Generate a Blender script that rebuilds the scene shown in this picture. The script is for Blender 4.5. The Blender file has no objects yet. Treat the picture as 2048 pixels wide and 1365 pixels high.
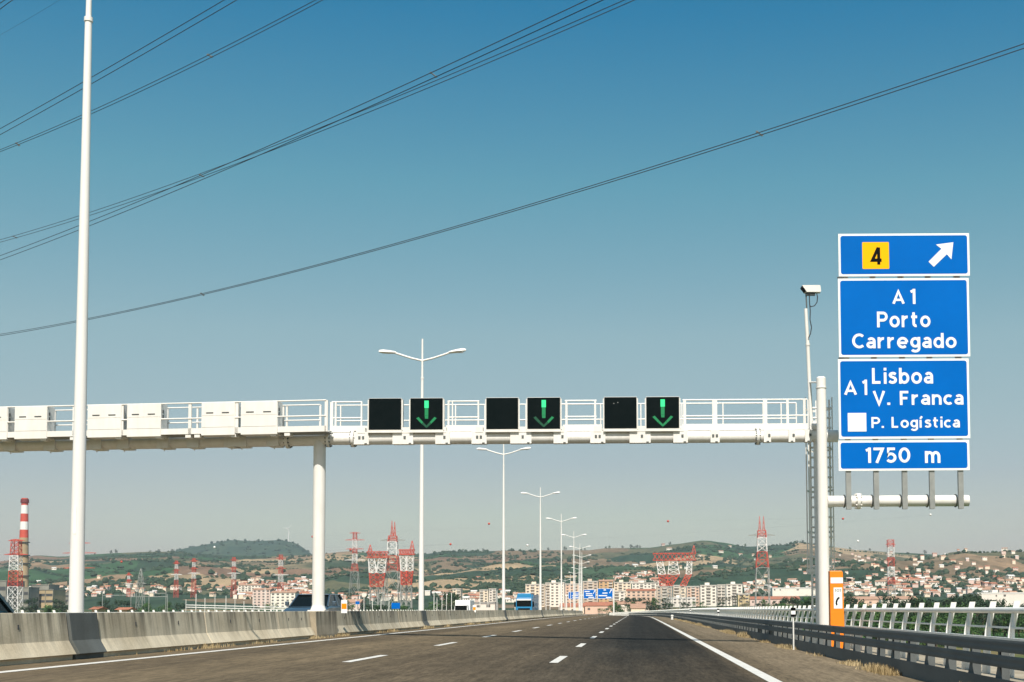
import bpy, bmesh, math, random
from mathutils import Vector, Matrix, noise
R = math.radians
random.seed(7)
sc = bpy.context.scene
C = sc.collection

# ------------------------------------------------------------------ camera
W, H, F = 2048.0, 1365.0, 2500.0
EYE = Vector((0, 0, 1.08))
PITCH, ROLL = R(3.4), R(-0.32)
CM = Matrix.Rotation(R(90) + PITCH, 3, 'X') @ Matrix.Rotation(ROLL, 3, 'Z')
_d = CM.transposed() @ Vector((0, 1, 0))
PCX = 1275.0 - F * _d.x / -_d.z
PCY = 1219.0 + F * _d.y / -_d.z
cam = bpy.data.cameras.new("camera"); camo = bpy.data.objects.new("camera", cam); C.objects.link(camo)
camo.location = EYE; camo.rotation_euler = CM.to_euler()
cam.sensor_fit = 'HORIZONTAL'; cam.sensor_width = 36; cam.lens = 36 * F / W
cam.shift_x = (W / 2 - PCX) / W; cam.shift_y = (PCY - H / 2) / W
cam.clip_start = 0.3; cam.clip_end = 30000
sc.camera = camo

def at(px, py, Y):
    d = CM @ Vector(((px - PCX) / F, -(py - PCY) / F, -1)); return EYE + d * (Y / d.y)
def g(px, py, Y, rx=None, ry=None):
    """point of an upright plane at depth Y, kept level: x read at row ry, z read at column rx"""
    return Vector((at(px, py if ry is None else ry, Y).x, Y, at(px if rx is None else rx, py, Y).z))

# ------------------------------------------------------------------ materials
def mat(name, col, rough=.6, metal=0., var=0., vscale=3., bump=0., bscale=40., emit=None, spec=.5, stretch=(1, 1, 1), dark=None, coat=0.):
    m = bpy.data.materials.new(name); m.use_nodes = True
    nt = m.node_tree; b = nt.nodes['Principled BSDF']
    b.inputs['Base Color'].default_value = (*col, 1); b.inputs['Roughness'].default_value = rough
    b.inputs['Metallic'].default_value = metal; b.inputs['Specular IOR Level'].default_value = spec
    if coat: b.inputs['Coat Weight'].default_value = coat
    if emit:
        b.inputs['Emission Color'].default_value = (*emit[:3], 1); b.inputs['Emission Strength'].default_value = emit[3]
    if var or bump:
        geo = nt.nodes.new('ShaderNodeNewGeometry'); mp = nt.nodes.new('ShaderNodeMapping')
        mp.inputs['Scale'].default_value = stretch
        nt.links.new(geo.outputs['Position'], mp.inputs['Vector'])
    if var:
        n = nt.nodes.new('ShaderNodeTexNoise'); n.inputs['Scale'].default_value = vscale; n.inputs['Detail'].default_value = 6
        n.inputs['Roughness'].default_value = .65
        nt.links.new(mp.outputs[0], n.inputs['Vector'])
        rp = nt.nodes.new('ShaderNodeValToRGB')
        d = dark or tuple(c * (1 - var) for c in col)
        rp.color_ramp.elements[0].position = .3; rp.color_ramp.elements[1].position = .68
        rp.color_ramp.elements[0].color = (*d, 1); rp.color_ramp.elements[1].color = (*col, 1)
        nt.links.new(n.outputs['Fac'], rp.inputs[0]); nt.links.new(rp.outputs[0], b.inputs['Base Color'])
    if bump:
        n2 = nt.nodes.new('ShaderNodeTexNoise'); n2.inputs['Scale'].default_value = bscale; n2.inputs['Detail'].default_value = 4
        nt.links.new(mp.outputs[0], n2.inputs['Vector'])
        bp = nt.nodes.new('ShaderNodeBump'); bp.inputs['Strength'].default_value = bump; bp.inputs['Distance'].default_value = .02
        nt.links.new(n2.outputs['Fac'], bp.inputs['Height']); nt.links.new(bp.outputs[0], b.inputs['Normal'])
    return m

M = {}
M['white'] = mat('white_paint', (.81, .79, .755), .45, var=.10, vscale=1.6, stretch=(3, 3, .6), dark=(.735, .705, .655))
M['lamp_white'] = mat('lamp_paint', (.82, .80, .77), .4, var=.06, vscale=.8, stretch=(2, 2, .3))
M['galv'] = mat('galvanised', (.36, .37, .36), .5, .5, var=.25, vscale=4)
M['galv_dark'] = mat('weathered_galvanised', (.125, .14, .142), .8, 0., var=.3, vscale=2.5, stretch=(1, .3, 1))
M['black'] = mat('black_plastic', (.004, .005, .006), .6, spec=.05)
M['cable'] = mat('cable_black', (.02, .02, .025), .6)
M['wire'] = mat('aluminium_wire', (.035, .04, .05), .7)
M['blue'] = mat('sign_blue', (.0, .135, .53), .4, var=.14, vscale=.45, spec=.06)
M['sign_white'] = mat('sign_white', (.85, .85, .84), .4)
M['yellow'] = mat('sign_yellow', (.98, .47, .0), .5, spec=.1)
M['orange'] = mat('phone_orange', (.95, .24, .008), .4, var=.08, vscale=2)
M['screen'] = mat('signal_screen', (.004, .008, .009), .55, var=.4, vscale=5, dark=(.007, .011, .012), spec=.02)
M['green_hi'] = mat('green_light_bright', (.01, .3, .12), .5, emit=(.04, 1, .33, .60))
M['green_mid'] = mat('green_light_mid', (.005, .16, .06), .4, emit=(.01, .75, .2, .09))
M['green_lo'] = mat('green_light_dim', (.004, .06, .03), .4, emit=(.004, .4, .14, .05))
M['glass'] = mat('car_glass', (.006, .009, .010), .12, spec=.12)
M['car_blue'] = mat('car_paint_blue', (.07, .11, .15), .3, .4, coat=.6)
M['car_teal'] = mat('car_paint_teal', (.01, .05, .07), .3, .3, coat=.6)
M['truck_blue'] = mat('truck_paint_blue', (.015, .22, .45), .35, coat=.3)
M['tyre'] = mat('tyre', (.02, .02, .02), .9)
M['lens'] = mat('lamp_lens', (.6, .62, .62), .15)
M['roadpaint'] = mat('road_paint', (.72, .70, .65), .7, var=.30, vscale=6, bump=.1)
M['red'] = mat('pylon_red', (.62, .085, .05), .6, var=.25, vscale=.1)
M['pwhite'] = mat('pylon_white', (.80, .78, .75), .6)
M['pgrey'] = mat('pylon_grey', (.30, .31, .29), .6)
M['rail_white'] = mat('parapet_white', (.82, .81, .77), .5, var=.12, vscale=2)
M['tan'] = mat('chimney_tan', (.46, .34, .20), .8, var=.2, vscale=.08)
M['stn'] = mat('station_tan', (.50, .38, .22), .8, var=.25, vscale=.06)
M['stg'] = mat('station_grey', (.27, .26, .22), .8, var=.3, vscale=.08)
M['dkgrey'] = mat('dark_grey', (.06, .065, .07), .7)
M['trunk'] = mat('bark', (.10, .075, .05), .9)
M['refl_orange'] = mat('reflector_orange', (.9, .28, .0), .3)

def leafmat(name, a, b_):
    m = bpy.data.materials.new(name); m.use_nodes = True; nt = m.node_tree; b = nt.nodes['Principled BSDF']
    oi = nt.nodes.new('ShaderNodeNewGeometry'); n = nt.nodes.new('ShaderNodeTexNoise'); n.inputs['Scale'].default_value = .35
    n.inputs['Detail'].default_value = 5
    nt.links.new(oi.outputs['Position'], n.inputs['Vector'])
    rp = nt.nodes.new('ShaderNodeValToRGB'); rp.color_ramp.elements[0].color = (*a, 1); rp.color_ramp.elements[1].color = (*b_, 1)
    rp.color_ramp.elements[0].position = .35; rp.color_ramp.elements[1].position = .65
    nt.links.new(n.outputs['Fac'], rp.inputs[0]); nt.links.new(rp.outputs[0], b.inputs['Base Color'])
    b.inputs['Roughness'].default_value = .75; b.inputs['Specular IOR Level'].default_value = .2
    return m
M['leaf'] = leafmat('leaf_green', (.022, .065, .018), (.075, .145, .04))
M['leaf_dark'] = leafmat('leaf_dark', (.018, .04, .022), (.04, .07, .035))
M['leaf_light'] = leafmat('leaf_light', (.06, .125, .03), (.13, .19, .055))
M['palm'] = leafmat('palm_leaf', (.06, .06, .03), (.11, .10, .05))
M['scrub'] = leafmat('scrub_leaf', (.020, .042, .026), (.05, .075, .04))
M['dry'] = leafmat('dry_grass_blade', (.30, .22, .11), (.46, .37, .22))

def ramp_nodes(nt, fac, stops, interp='LINEAR'):
    rp = nt.nodes.new('ShaderNodeValToRGB'); cr = rp.color_ramp; cr.interpolation = interp
    while len(cr.elements) < len(stops): cr.elements.new(.5)
    for e, (p, c) in zip(cr.elements, stops): e.position = p; e.color = (*c, 1)
    nt.links.new(fac, rp.inputs[0]); return rp.outputs[0]
def mixc(nt, fac, a, b, mode='MIX'):
    n = nt.nodes.new('ShaderNodeMix'); n.data_type = 'RGBA'; n.blend_type = mode
    if isinstance(fac, (int, float)): n.inputs[0].default_value = fac
    else: nt.links.new(fac, n.inputs[0])
    for k, v in ((6, a), (7, b)):
        if isinstance(v, tuple): n.inputs[k].default_value = (*v, 1)
        else: nt.links.new(v, n.inputs[k])
    return n.outputs[2]
def tnoise(nt, vec, scale, detail=5, rough=.6):
    n = nt.nodes.new('ShaderNodeTexNoise'); n.inputs['Scale'].default_value = scale; n.inputs['Detail'].default_value = detail
    n.inputs['Roughness'].default_value = rough; nt.links.new(vec, n.inputs['Vector']); return n.outputs['Fac']
def tmap(nt, vec, scale, loc=(0, 0, 0)):
    n = nt.nodes.new('ShaderNodeMapping'); n.inputs['Scale'].default_value = scale; n.inputs['Location'].default_value = loc
    nt.links.new(vec, n.inputs['Vector']); return n.outputs[0]
def newmat(name):
    m = bpy.data.materials.new(name); m.use_nodes = True; return m, m.node_tree, m.node_tree.nodes['Principled BSDF']

# concrete: pale, with rain streaks running down from the top edge
def concrete(name, base, streak, amount):
    m, nt, b = newmat(name); geo = nt.nodes.new('ShaderNodeNewGeometry'); pos = geo.outputs['Position']
    c0 = ramp_nodes(nt, tnoise(nt, pos, .8), [(.36, tuple(c * k for c, k in zip(base, (.62, .58, .52)))), (.62, base)])
    c1 = mixc(nt, .35, c0, ramp_nodes(nt, tnoise(nt, pos, 30, 3), [(.3, tuple(c * .7 for c in base)), (.7, tuple(min(1, c * 1.1) for c in base))]))
    st = ramp_nodes(nt, tnoise(nt, tmap(nt, pos, (.1, 1.6, .10)), 2.2, 5, .65), [(.44, (0, 0, 0)), (.60, (1, 1, 1))])
    sep = nt.nodes.new('ShaderNodeSeparateXYZ'); nt.links.new(pos, sep.inputs[0])
    mr = nt.nodes.new('ShaderNodeMapRange'); nt.links.new(sep.outputs[2], mr.inputs[0])
    mr.inputs[1].default_value = .35; mr.inputs[2].default_value = 1.08; mr.inputs[3].default_value = .12; mr.inputs[4].default_value = 1.0
    mu = nt.nodes.new('ShaderNodeMath'); mu.operation = 'MULTIPLY'; nt.links.new(st, mu.inputs[0]); nt.links.new(mr.outputs[0], mu.inputs[1])
    mu2 = nt.nodes.new('ShaderNodeMath'); mu2.operation = 'MULTIPLY'; mu2.inputs[1].default_value = amount; nt.links.new(mu.outputs[0], mu2.inputs[0])
    oi = nt.nodes.new('ShaderNodeObjectInfo')
    tone = ramp_nodes(nt, oi.outputs['Random'], [(0, (.80, .80, .78)), (1, (1.12, 1.10, 1.06))])
    nt.links.new(mixc(nt, 1.0, mixc(nt, mu2.outputs[0], c1, streak), tone, 'MULTIPLY'), b.inputs['Base Color'])
    b.inputs['Roughness'].default_value = .9
    bp = nt.nodes.new('ShaderNodeBump'); bp.inputs['Strength'].default_value = .25; bp.inputs['Distance'].default_value = .01
    nt.links.new(tnoise(nt, pos, 25, 4), bp.inputs['Height']); nt.links.new(bp.outputs[0], b.inputs['Normal'])
    return m
M['concrete'] = concrete('barrier_concrete', (.70, .62, .48), (.11, .095, .07), .88)
M['concrete_grey'] = concrete('grey_coated_concrete', (.13, .145, .145), (.08, .09, .09), .5)
M['concrete_stained'] = concrete('stained_concrete', (.44, .385, .30), (.07, .062, .05), 1.0)
M['deck'] = concrete('deck_concrete', (.46, .40, .31), (.25, .2, .15), .6)

# asphalt: u = metres across, v = metres along
def asphalt():
    m, nt, b = newmat('asphalt'); uv = nt.nodes.new('ShaderNodeUVMap').outputs[0]
    sep = nt.nodes.new('ShaderNodeSeparateXYZ'); nt.links.new(uv, sep.inputs[0])
    wob = nt.nodes.new('ShaderNodeMath'); wob.operation = 'MULTIPLY_ADD'
    nt.links.new(tnoise(nt, tmap(nt, uv, (.3, .05, 1)), 1.0, 3), wob.inputs[0]); wob.inputs[1].default_value = .5; nt.links.new(sep.outputs[0], wob.inputs[2])
    mr = nt.nodes.new('ShaderNodeMapRange'); nt.links.new(wob.outputs[0], mr.inputs[0])
    mr.inputs[1].default_value = -12; mr.inputs[2].default_value = 8
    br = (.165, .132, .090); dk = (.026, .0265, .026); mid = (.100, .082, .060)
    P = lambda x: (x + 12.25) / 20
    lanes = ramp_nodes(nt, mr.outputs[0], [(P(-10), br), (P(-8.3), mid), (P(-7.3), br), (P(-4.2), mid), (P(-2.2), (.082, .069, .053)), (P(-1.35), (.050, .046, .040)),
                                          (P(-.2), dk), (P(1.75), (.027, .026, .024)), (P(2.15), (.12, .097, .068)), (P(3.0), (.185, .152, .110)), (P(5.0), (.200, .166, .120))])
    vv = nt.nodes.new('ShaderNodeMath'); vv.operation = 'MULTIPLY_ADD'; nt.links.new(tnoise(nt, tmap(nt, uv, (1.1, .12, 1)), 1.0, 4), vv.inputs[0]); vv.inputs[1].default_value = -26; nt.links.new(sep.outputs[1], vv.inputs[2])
    grazing_dark = nt.nodes.new('ShaderNodeMapRange'); nt.links.new(vv.outputs[0], grazing_dark.inputs[0]); grazing_dark.inputs[1].default_value = 6; grazing_dark.inputs[2].default_value = 24
    lanes = mixc(nt, grazing_dark.outputs[0], mixc(nt, .24, lanes, (.17, .136, .094)), lanes)      # near end paler: grazing-view darkening with distance put into the colour
    along = tnoise(nt, tmap(nt, uv, (3.0, .05, 1)), 1.0, 5, .6)
    c = mixc(nt, .55, lanes, ramp_nodes(nt, along, [(.32, (.55, .55, .55)), (.7, (1.25, 1.22, 1.18))]), 'MULTIPLY')
    patch = ramp_nodes(nt, tnoise(nt, tmap(nt, uv, (.5, .2, 1)), 1.0, 4), [(.35, (.75, .75, .75)), (.65, (1.15, 1.13, 1.1))])
    c = mixc(nt, .7, c, patch, 'MULTIPLY')
    grain = ramp_nodes(nt, tnoise(nt, tmap(nt, uv, (11, 1.0, 1)), 1, 6, .9), [(.34, (.40, .40, .40)), (.66, (1.6, 1.55, 1.45))])
    c = mixc(nt, .9, c, grain, 'MULTIPLY')
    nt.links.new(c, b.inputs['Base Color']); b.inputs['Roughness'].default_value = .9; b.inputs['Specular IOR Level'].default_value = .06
    bp = nt.nodes.new('ShaderNodeBump'); bp.inputs['Strength'].default_value = .5; bp.inputs['Distance'].default_value = .01
    nt.links.new(tnoise(nt, uv, 40, 3), bp.inputs['Height']); nt.links.new(bp.outputs[0], b.inputs['Normal'])
    return m
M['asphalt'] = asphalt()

def fields():
    m, nt, b = newmat('fields'); geo = nt.nodes.new('ShaderNodeNewGeometry'); pos = geo.outputs['Position']
    dn = nt.nodes.new('ShaderNodeTexNoise'); dn.inputs['Scale'].default_value = .004; dn.inputs['Detail'].default_value = 4
    nt.links.new(pos, dn.inputs['Vector'])
    sub = nt.nodes.new('ShaderNodeVectorMath'); sub.operation = 'SUBTRACT'; nt.links.new(dn.outputs['Color'], sub.inputs[0]); sub.inputs[1].default_value = (.5, .5, .5)
    scl = nt.nodes.new('ShaderNodeVectorMath'); scl.operation = 'MULTIPLY'; nt.links.new(sub.outputs[0], scl.inputs[0]); scl.inputs[1].default_value = (260, 500, 0)
    add = nt.nodes.new('ShaderNodeVectorMath'); nt.links.new(pos, add.inputs[0]); nt.links.new(scl.outputs[0], add.inputs[1])
    v = nt.nodes.new('ShaderNodeTexVoronoi'); v.inputs['Scale'].default_value = 1; v.voronoi_dimensions = '2D'
    nt.links.new(tmap(nt, add.outputs[0], (1 / 230, 1 / 250, 1)), v.inputs['Vector'])
    sp = nt.nodes.new('ShaderNodeSeparateColor'); nt.links.new(v.outputs['Color'], sp.inputs[0])
    pal = ramp_nodes(nt, sp.outputs[0], [(0, (.030, .060, .036)), (.15, (.045, .095, .045)), (.29, (.115, .115, .066)), (.40, (.20, .145, .092)), (.51, (.036, .066, .040)),
                                         (.63, (.27, .185, .115)), (.75, (.37, .27, .165)), (.85, (.20, .13, .088)), (.93, (.055, .10, .052))], 'CONSTANT')
    big = ramp_nodes(nt, tnoise(nt, pos, .0016, 4), [(.32, (0, 0, 0)), (.44, (1, 1, 1))])
    c = mixc(nt, big, (.048, .075, .046), pal)
    rows = ramp_nodes(nt, tnoise(nt, tmap(nt, pos, (.03, .012, .02)), 1, 6, .75), [(.35, (.42, .46, .46)), (.6, (1.15, 1.13, 1.1))])
    spy = nt.nodes.new('ShaderNodeSeparateXYZ'); nt.links.new(pos, spy.inputs[0])      # the flat topped back hill is all wood
    bk = nt.nodes.new('ShaderNodeMapRange'); nt.links.new(spy.outputs[1], bk.inputs[0]); bk.inputs[1].default_value = 5200; bk.inputs[2].default_value = 5500
    c = mixc(nt, bk.outputs[0], c, ramp_nodes(nt, tnoise(nt, pos, .008, 5), [(.4, (.032, .062, .042)), (.62, (.06, .092, .055))]))
    vl = nt.nodes.new('ShaderNodeMapRange'); nt.links.new(spy.outputs[1], vl.inputs[0]); vl.inputs[1].default_value = 900; vl.inputs[2].default_value = 500
    c = mixc(nt, vl.outputs[0], c, ramp_nodes(nt, tnoise(nt, tmap(nt, pos, (.02, .008, .02)), 1, 4), [(.38, (.045, .10, .03)), (.52, (.06, .125, .035)), (.6, (.26, .2, .09))]))
    c = mixc(nt, .7, c, rows, 'MULTIPLY')
    nt.links.new(c, b.inputs['Base Color']); b.inputs['Roughness'].default_value = .95; b.inputs['Specular IOR Level'].default_value = .1
    return m
M['fields'] = fields()

# ------------------------------------------------------------------ mesh helper
class MB:
    def __init__(s): s.v = []; s.f = []; s.mi = []; s.k = 0
    def mat(s, k): s.k = k; return s
    def add(s, vs, fs):
        o = len(s.v); s.v += [Vector(p) for p in vs]; s.f += [[i + o for i in f] for f in fs]; s.mi += [s.k] * len(fs); return s
    def box(s, a, b, rot=None, piv=None):
        (x0, y0, z0), (x1, y1, z1) = a, b
        x0, x1 = min(x0, x1), max(x0, x1); y0, y1 = min(y0, y1), max(y0, y1); z0, z1 = min(z0, z1), max(z0, z1)
        vs = [Vector(p) for p in ((x0, y0, z0), (x1, y0, z0), (x1, y1, z0), (x0, y1, z0), (x0, y0, z1), (x1, y0, z1), (x1, y1, z1), (x0, y1, z1))]
        if rot is not None:
            p = Vector(piv) if piv is not None else (vs[0] + vs[6]) / 2
            vs = [rot @ (q - p) + p for q in vs]
        return s.add(vs, [(0, 3, 2, 1), (4, 5, 6, 7), (0, 1, 5, 4), (1, 2, 6, 5), (2, 3, 7, 6), (3, 0, 4, 7)])
    def tube(s, p0, p1, r0, r1=None, n=12, cap=True):
        p0, p1 = Vector(p0), Vector(p1); r1 = r0 if r1 is None else r1
        d = (p1 - p0).normalized(); a = d.orthogonal().normalized(); b = d.cross(a)
        vs = [p + (a * math.cos(2 * math.pi * i / n) + b * math.sin(2 * math.pi * i / n)) * r for p, r in ((p0, r0), (p1, r1)) for i in range(n)]
        fs = [(i, (i + 1) % n, n + (i + 1) % n, n + i) for i in range(n)]
        if cap: fs += [tuple(range(n - 1, -1, -1)), tuple(range(n, 2 * n))]
        return s.add(vs, fs)
    def path(s, pts, r, n=6):
        pts = [Vector(p) for p in pts]; vs = []; a = None
        for i, p in enumerate(pts):
            d = (pts[min(i + 1, len(pts) - 1)] - pts[max(i - 1, 0)]).normalized()
            a = d.orthogonal() if a is None else a - d * a.dot(d)
            a.normalize(); b = d.cross(a)
            vs += [p + (a * math.cos(2 * math.pi * k / n) + b * math.sin(2 * math.pi * k / n)) * r for k in range(n)]
        fs = [(i * n + k, i * n + (k + 1) % n, (i + 1) * n + (k + 1) % n, (i + 1) * n + k) for i in range(len(pts) - 1) for k in range(n)]
        fs += [tuple(range(n - 1, -1, -1)), tuple(range((len(pts) - 1) * n, len(pts) * n))]
        return s.add(vs, fs)
    def bar(s, p0, p1, w):
        return s.tube(p0, p1, w * .6, n=4, cap=False)
    def sweep(s, rings, closed=True, caps=True):
        n = len(rings[0]); vs = [p for r in rings for p in r]; fs = []
        for i in range(len(rings) - 1):
            for k in range(n if closed else n - 1):
                fs.append((i * n + k, i * n + (k + 1) % n, (i + 1) * n + (k + 1) % n, (i + 1) * n + k))
        if caps and closed: fs += [tuple(range(n - 1, -1, -1)), tuple(range((len(rings) - 1) * n, len(rings) * n))]
        return s.add(vs, fs)
    def prism(s, poly, y0, y1):      # poly in x,z ; extruded along y
        return s.sweep([[Vector((x, y, z)) for x, z in poly] for y in (y0, y1)])
    def build(s, name, mats, parent=None, smooth=False, bevel=0, origin=None):
        me = bpy.data.meshes.new(name); o = bpy.data.objects.new(name, me); C.objects.link(o)
        off = Vector((0, 0, 0))
        q = parent
        while q is not None: off += q.location; q = q.parent
        if origin is not None and parent is None: off = Vector(origin); o.location = off
        me.from_pydata([p - off for p in s.v], [], s.f)
        for m in (mats if isinstance(mats, (list, tuple)) else [mats]): me.materials.append(m)
        me.polygons.foreach_set('material_index', s.mi)
        bm = bmesh.new(); bm.from_mesh(me); bmesh.ops.recalc_face_normals(bm, faces=bm.faces); bm.to_mesh(me); bm.free()
        if smooth:
            me.polygons.foreach_set('use_smooth', [True] * len(me.polygons))
            me.set_sharp_from_angle(angle=R(40))
        if bevel:
            md = o.modifiers.new('bevel', 'BEVEL'); md.width = bevel; md.segments = 2; md.limit_method = 'ANGLE'
        if parent is not None: o.parent = parent
        return o
def tag(o, label, cat, group=None):
    o['label'] = label; o['category'] = cat
    if group: o['group'] = group
    return o
def struct(o): o['kind'] = 'structure'; return o
def stuff(o): o['kind'] = 'stuff'; return o
def thing(name, label, cat, loc, group=None):
    o = bpy.data.objects.new(name, None); o.empty_display_size = .3; C.objects.link(o); o.location = loc
    return tag(o, label, cat, group)
def copy_tree(o, parent=None):
    c = o.copy(); C.objects.link(c); c.parent = parent
    for ch in list(o.children): copy_tree(ch, c)
    return c
def place(o, loc, rz=0, s=None, label=None):
    o.location = loc; o.rotation_euler = (0, 0, rz)
    if s is not None: o.scale = (s, s, s) if isinstance(s, (int, float)) else s
    if label: o['label'] = label
    return o

def _arc(cx, cy, rx, ry, a0, a1, n=14): return [(cx + rx * math.cos(R(a0 + (a1 - a0) * i / n)), cy + ry * math.sin(R(a0 + (a1 - a0) * i / n))) for i in range(n + 1)]
_S = [(.46, .59), (.38, .65), (.27, .665), (.15, .63), (.105, .55), (.15, .465), (.27, .41), (.40, .355), (.455, .26), (.44, .165), (.36, .10), (.25, .08), (.14, .10), (.06, .17)]
GLYPH = {  # skeleton strokes of a plain road sign alphabet, cap height 1
    'A': [[(.07, 0), (.40, .94), (.73, 0)], [(.20, .29), (.60, .29)]], '1': [[(.24, 0), (.24, 1)], [(.02, .80), (.24, .90)]],
    'P': [[(.09, 0), (.09, 1)], [(.09, .91), (.40, .91)] + _arc(.40, .68, .23, .23, 80, -80) + [(.40, .45), (.09, .45)]],
    'o': [_arc(.34, .36, .255, .285, 0, 360, 24)], 'r': [[(.09, 0), (.09, .74)], _arc(.37, .36, .27, .29, 160, 82)],
    't': [[(.19, .94), (.19, .24)] + _arc(.34, .24, .15, .155, 180, 285, 8), [(.03, .655), (.42, .655)]],
    'C': [_arc(.45, .5, .36, .41, 48, 312, 24)],
    'a': [_arc(.31, .46, .185, .195, 150, 0) + [(.495, .30), (.495, 0)], [(.46, .375), (.28, .375)] + _arc(.27, .23, .185, .145, 90, 275) + [(.40, .11), (.48, .20)]],
    'e': [[(.10, .355), (.62, .355)], _arc(.35, .365, .27, .30, 4, 312, 22)],
    'g': [_arc(.31, .38, .225, .265, 0, 360, 22), [(.545, .74), (.545, -.02)] + _arc(.31, -.02, .235, .19, 0, -150)],
    'd': [_arc(.32, .36, .235, .28, 0, 360, 22), [(.565, 1), (.565, 0)]], 'b': [_arc(.34, .36, .235, .28, 0, 360, 22), [(.09, 1), (.09, 0)]],
    'L': [[(.09, 1), (.09, .09), (.54, .09)]], 'i': [[(.09, 0), (.09, .72)], [(.09, .84), (.09, 1.01)]], '\u00ed': [[(.09, 0), (.09, .72)], [(.06, .82), (.22, 1.04)]],
    's': [_S], 'S': [[(x * 1.2, y * 1.36) for x, y in _S]], 'V': [[(.05, 1), (.375, .06), (.70, 1)]], '.': [[(.0, .09), (.19, .09)]],
    'F': [[(.09, 0), (.09, .91), (.56, .91)], [(.09, .48), (.49, .48)]], 'n': [[(.09, 0), (.09, .74)], _arc(.32, .41, .225, .24, 165, 0) + [(.545, 0)]],
    'm': [[(.09, 0), (.09, .74)], _arc(.28, .41, .185, .24, 165, 0) + [(.465, 0)], _arc(.655, .41, .185, .24, 165, 0) + [(.84, 0)]],
    'c': [_arc(.34, .36, .255, .285, 48, 312, 20)], '7': [[(.03, .91), (.58, .91), (.22, 0)]],
    '5': [[(.55, .91), (.15, .91), (.12, .50)] + _arc(.29, .335, .255, .25, 128, -145)], '0': [_arc(.36, .5, .27, .41, 0, 360, 26)], 'O': [_arc(.42, .5, .34, .41, 0, 360, 26)],
    '4': [[(.66, .25), (.09, .25), (.46, .97)], [(.48, 0), (.48, .98)]]}
def text_on(s, name, m, parent, x0, x1, y0, y1, Y, rx, ry, bold=.185, depth=.004):
    """letters s filling the box (pixels of the photo) on an upright plane at depth Y"""
    vs, fs, pen, lay = [], [], 0., 0
    for ch in s:
        if ch == ' ': pen += .42; continue
        lo = min(x for st in GLYPH[ch] for x, y in st) ; hi = max(x for st in GLYPH[ch] for x, y in st)
        for st in GLYPH[ch]:
            pts = [Vector((x + pen, y)) for x, y in st]; n = len(pts); o = len(vs); hw = bold / 2
            cl = (pts[0] - pts[-1]).length < 1e-4
            for k in range(n):
                a = pts[k - 1] if k else (pts[-2] if cl else pts[0]); b = pts[k + 1] if k < n - 1 else (pts[1] if cl else pts[-1])
                d0 = (pts[k] - a); d1 = (b - pts[k])
                d0 = d0.normalized() if d0.length > 1e-6 else d1.normalized(); d1 = d1.normalized() if d1.length > 1e-6 else d0
                n0 = Vector((-d0.y, d0.x)); n1 = Vector((-d1.y, d1.x)); nm = (n0 + n1)
                nm = nm.normalized() if nm.length > 1e-3 else n0
                q = nm * min(hw / max(.3, nm.dot(n0)), hw * 2.2)
                vs += [(pts[k] + q, lay), (pts[k] - q, lay)]
            fs += [(o + 2 * k, o + 2 * k + 1, o + 2 * k + 3, o + 2 * k + 2) for k in range(n - 1)]; lay = 1 - lay
        pen += hi + .09 + .12
    xs = [v.x for v, l in vs]; ys = [v.y for v, l in vs]
    a = g(x0, y1, Y, rx, ry); b = g(x1, y0, Y, rx, ry)
    sx = (b.x - a.x) / (max(xs) - min(xs)); sz = (b.z - a.z) / (max(ys) - min(ys))
    mb = MB(); mb.add([(a.x + (v.x - min(xs)) * sx, Y - depth - l * .003, a.z + (v.y - min(ys)) * sz) for v, l in vs], fs)
    return mb.build(name, m, parent)

# ------------------------------------------------------------------ road geometry
S, MED = .025, -10.2
def cxo(Y): return -2.06e-4 * max(0, Y - 177) ** 2
def drop(Y): return 9.9e-6 * max(0, Y - 94) ** 2
def rz_(lat): return -S * lat if lat > MED else -S * (2 * MED - lat)
def rp(lat, Y, h=0.):
    sl = -4.12e-4 * max(0, Y - 177); n = math.sqrt(1 + sl * sl)
    return Vector((cxo(Y) + lat / n, Y - lat * sl / n, rz_(lat) - drop(Y) + h))
def heading(Y): return math.atan(4.12e-4 * max(0, Y - 177))
YS = [-30, -10, 0] + [y for y in range(6, 120, 6)] + [y for y in range(120, 640, 10)]
def strip(name, lats, m, h=0., ys=YS, uv=True):
    me = bpy.data.meshes.new(name); o = bpy.data.objects.new(name, me); C.objects.link(o)
    vs = [rp(l, y, h) for y in ys for l in lats]; n = len(lats)
    fs = [(i * n + k, i * n + k + 1, (i + 1) * n + k + 1, (i + 1) * n + k) for i in range(len(ys) - 1) for k in range(n - 1)]
    me.from_pydata(vs, [], fs); me.materials.append(m)
    ul = me.uv_layers.new(name='UVMap')
    for lp in me.loops: ul.data[lp.index].uv = (lats[lp.vertex_index % n], ys[lp.vertex_index // n])
    return o
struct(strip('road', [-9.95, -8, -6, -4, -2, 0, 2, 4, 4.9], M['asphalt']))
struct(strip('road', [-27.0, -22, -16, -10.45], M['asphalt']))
struct(strip('verge', [4.9, 5.5, 6.9, 8.0], M['deck'], -.004))
struct(strip('median_strip', [-10.45, -10.2, -9.95], M['deck'], -.004))
mbd = MB()
for y0, y1 in zip(YS[:-1], YS[1:]):
    mbd.sweep([[rp(-27.4, y, -.02), rp(-27.4, y, -1.1), rp(-20, y, -2.2), rp(-2, y, -2.2), rp(8.1, y, -1.1), rp(8.1, y, -.02)] for y in (y0, y1)], caps=False, closed=False)
struct(mbd.build('viaduct', M['deck']))
def line_strip(name, lat, w, y0, y1):
    ys = [y0 + (y1 - y0) * i / max(1, int((y1 - y0) / 6)) for i in range(max(1, int((y1 - y0) / 6)) + 1)]
    return [[rp(lat - w / 2, y, .005), rp(lat + w / 2, y, .005)] for y in ys]
struct(MB().sweep(line_strip('e', 2.12, .22, 2, 560), closed=False).build('edge_line', M['roadpaint']))
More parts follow.
